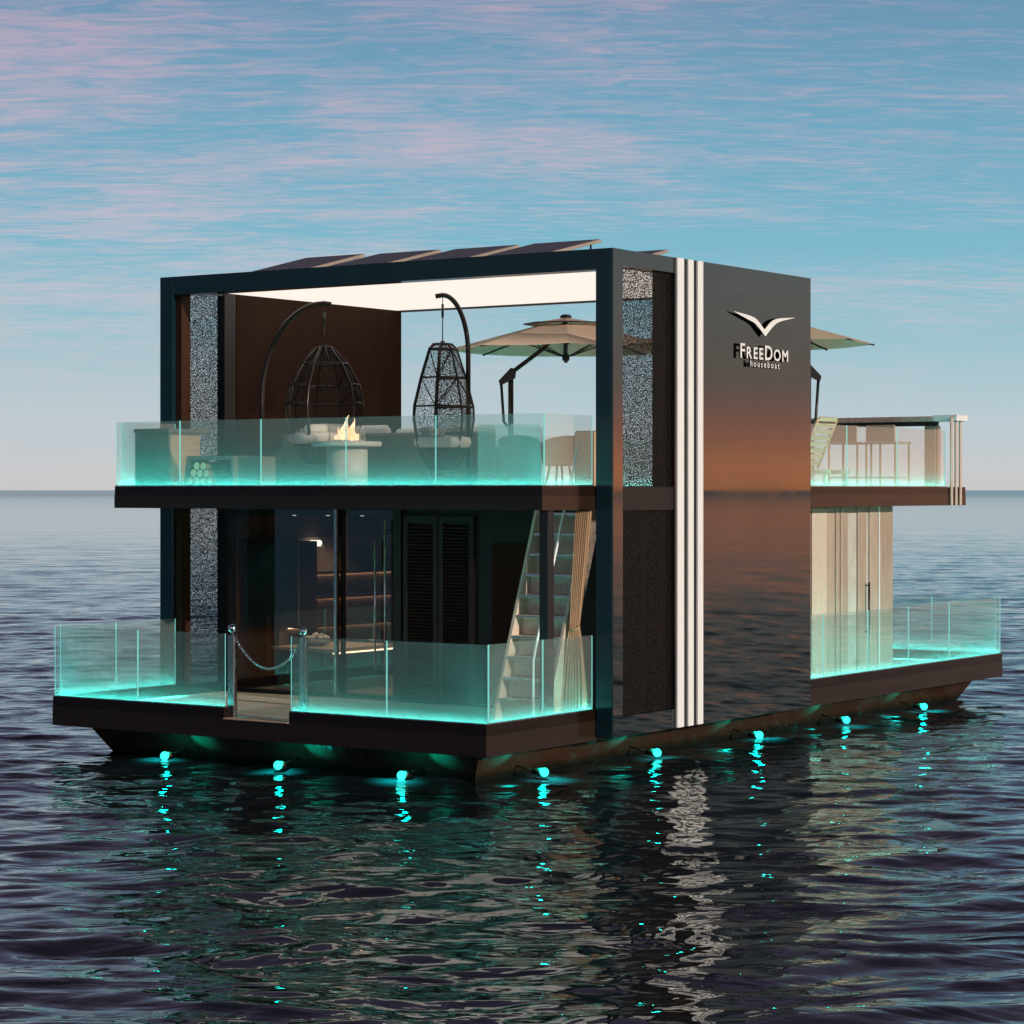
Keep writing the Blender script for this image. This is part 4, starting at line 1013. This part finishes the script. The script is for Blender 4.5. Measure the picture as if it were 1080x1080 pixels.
# tied curtain beside the stair
ct = thing('tied_curtain', 'tan curtain gathered by a tie next to the foot of the stair', 'curtain', (-0.2, 2.26, ZD)); o = ct.location
def curtain():
    NZ, NU = 36, 72; vs = []; fs = []
    for i in range(NZ+1):
        t = i/NZ; z = ZD+0.03+t*(ZUB-ZD-0.05); tt = z-1.75
        w = 0.07+(0.07*min(1, tt/1.2)**0.9 if tt > 0 else 0.20*min(1, -tt/0.8)**0.6)
        cx = -0.255+0.125*max(0, tt/1.3)+0.05*max(0, -tt/1.0)
        for j in range(NU+1):
            u = j/NU-0.5; a = 0.035*(0.45+0.6*min(1, abs(tt)))*math.sin(u*44+0.7*math.sin(3*t+u*9))
            vs.append((cx+u*w, 2.26+a-0.08*max(0, -tt)+u*0.10, z))
    for i in range(NZ):
        for j in range(NU): q = i*(NU+1)+j; fs.append((q, q+1, q+NU+2, q+NU+1))
    m = MB(); m.add(vs, fs, 0, True); return m
curtain().build('drape', M['tan_cloth'], ct, o)
m = MB(); m.tube([(-0.255+0.055*math.cos(q), 2.26+0.05*math.sin(q), 1.75+0.015*math.sin(q)) for q in np.linspace(0, 2*math.pi, 17)[:-1]], 0.02, 6, True); m.build('tie', M['tan_cloth'], ct, o)
m = MB(); m.tube([(-0.34, 2.26, ZUB-0.012), (-0.03, 2.26, ZUB-0.012)], 0.012, 6); m.build('rod', M['black'], ct, o)

# ---- saloon behind the sliding doors
sh = thing('wall_shelf_unit', 'lit wall shelves on the saloon wall behind the sliding doors', 'shelf', (-6.8, 6.2, ZD)); o = sh.location
for z, y0 in ((2.20, 5.1), (1.84, 5.1), (1.42, 4.75)):
    m = MB(); m.box(-6.935, -6.62, y0, 7.35, z, z+0.035); s_ = m.build('shelf_board', M['brown_wall'], sh, o)
    m = MB(); m.box(-6.93, -6.915, y0+0.05, 7.3, z-0.012, z-0.001); m.build('light_strip', M['warm_led'], s_, o)
m = MB()
m.box(-6.938, -6.932, 4.6, 7.38, 0.95, 2.75); m.build('back_panel', M['bar_panel'], sh, o)
m = MB(); m.box(-6.93, -6.62, 5.06, 5.095, 1.0, 2.7); m.build('side_panel', M['brown_wall'], sh, o)
ks = thing('kitchen_island', 'dark kitchen island with a pale wood top behind the boarding chain', 'kitchen island', (-5.9, 4.6, ZD)); o = ks.location
m = MB(); m.bbox(-6.45, -5.45, 3.95, 5.35, ZD, ZD+0.55, 0.006); m.build('cabinet', M['dark_wall'], ks, o)
m = MB(); m.bbox(-6.5, -5.40, 3.9, 5.4, ZD+0.56, ZD+0.61, 0.006); m.build('top', M['tan'], ks, o)
m = MB(); m.box(-5.41, -5.395, 3.95, 5.35, ZD+0.535, ZD+0.552); m.build('edge_light', M['warm_led'], ks, o)
fb = thing('flower_bowl', 'bowl of white blossoms on the kitchen island', 'flower bowl', (-6.05, 4.4, ZD+0.611)); o = fb.location
m = MB(); m.lathe([(0.08, 0), (0.16, 0.04), (0.20, 0.08), (0.19, 0.085)], 20, o); m.build('bowl', M['concrete'], fb, o)
for i in range(16):
    a = random.random()*6.28; r = 0.17*math.sqrt(random.random()); m = MB(); q = 0.03+0.015*random.random()
    m.lathe([(q*0.4, 0), (q, q*0.6), (q*0.8, q*1.2), (q*0.2, q*1.5)], 8, (o.x+r*math.cos(a), o.y+r*math.sin(a), o.z+0.085+0.07*random.random()*(1-r/0.2))); m.build('blossom', M['cushion'], fb, o)
wl = thing('wall_lamp', 'small lit wall lamp high on the saloon wall above the shelves', 'wall lamp', (-6.86, 5.35, 2.62)); o = wl.location
m = MB(); m.box(-6.935, -6.80, 5.22, 5.48, 2.60, 2.615); m.build('shelf_plate', M['white'], wl, o)
for k in range(3):
    m = MB(); m.lathe([(0.03, 0), (0.05, 0.03), (0.045, 0.07), (0.02, 0.09)], 10, (-6.86, 5.27+0.08*k, 2.616)); m.build('globe', M['warm_spot'], wl, o)
tvp = thing('wall_screen', 'large dark screen hung on the saloon wall behind the sliding doors', 'screen', (-6.9, 4.4, 1.4)); o = tvp.location
m = MB(); m.bbox(-6.935, -6.89, 3.75, 4.98, 1.45, 2.75, 0.006); m.build('bezel', M['black'], tvp, o)
m = MB(); m.box(-6.8895, -6.886, 3.79, 4.94, 1.49, 2.71); m.build('display', M['frame'], tvp, o)
for i in range(5):
    for j in range(2):
        m = MB(); x, y = -6.4+0.62*i, 4.3+1.3*j; m.lathe([(0.028, 0), (0.028, 0.012)], 12, (x, y, 3.085)); dl = m.build('downlight', M['warm_spot'], boat)
        pl_ = bpy.data.lights.new('downlight_lamp', 'SPOT'); pl_.energy = 28; pl_.color = (1.0, 0.72, 0.46); pl_.spot_size = R_(110); pl_.spot_blend = 0.8; pl_.shadow_soft_size = 0.03
        po = bpy.data.objects.new('downlight_lamp', pl_); COL.objects.link(po); po.location = (x, y, 3.07); po.parent = dl
print('done')
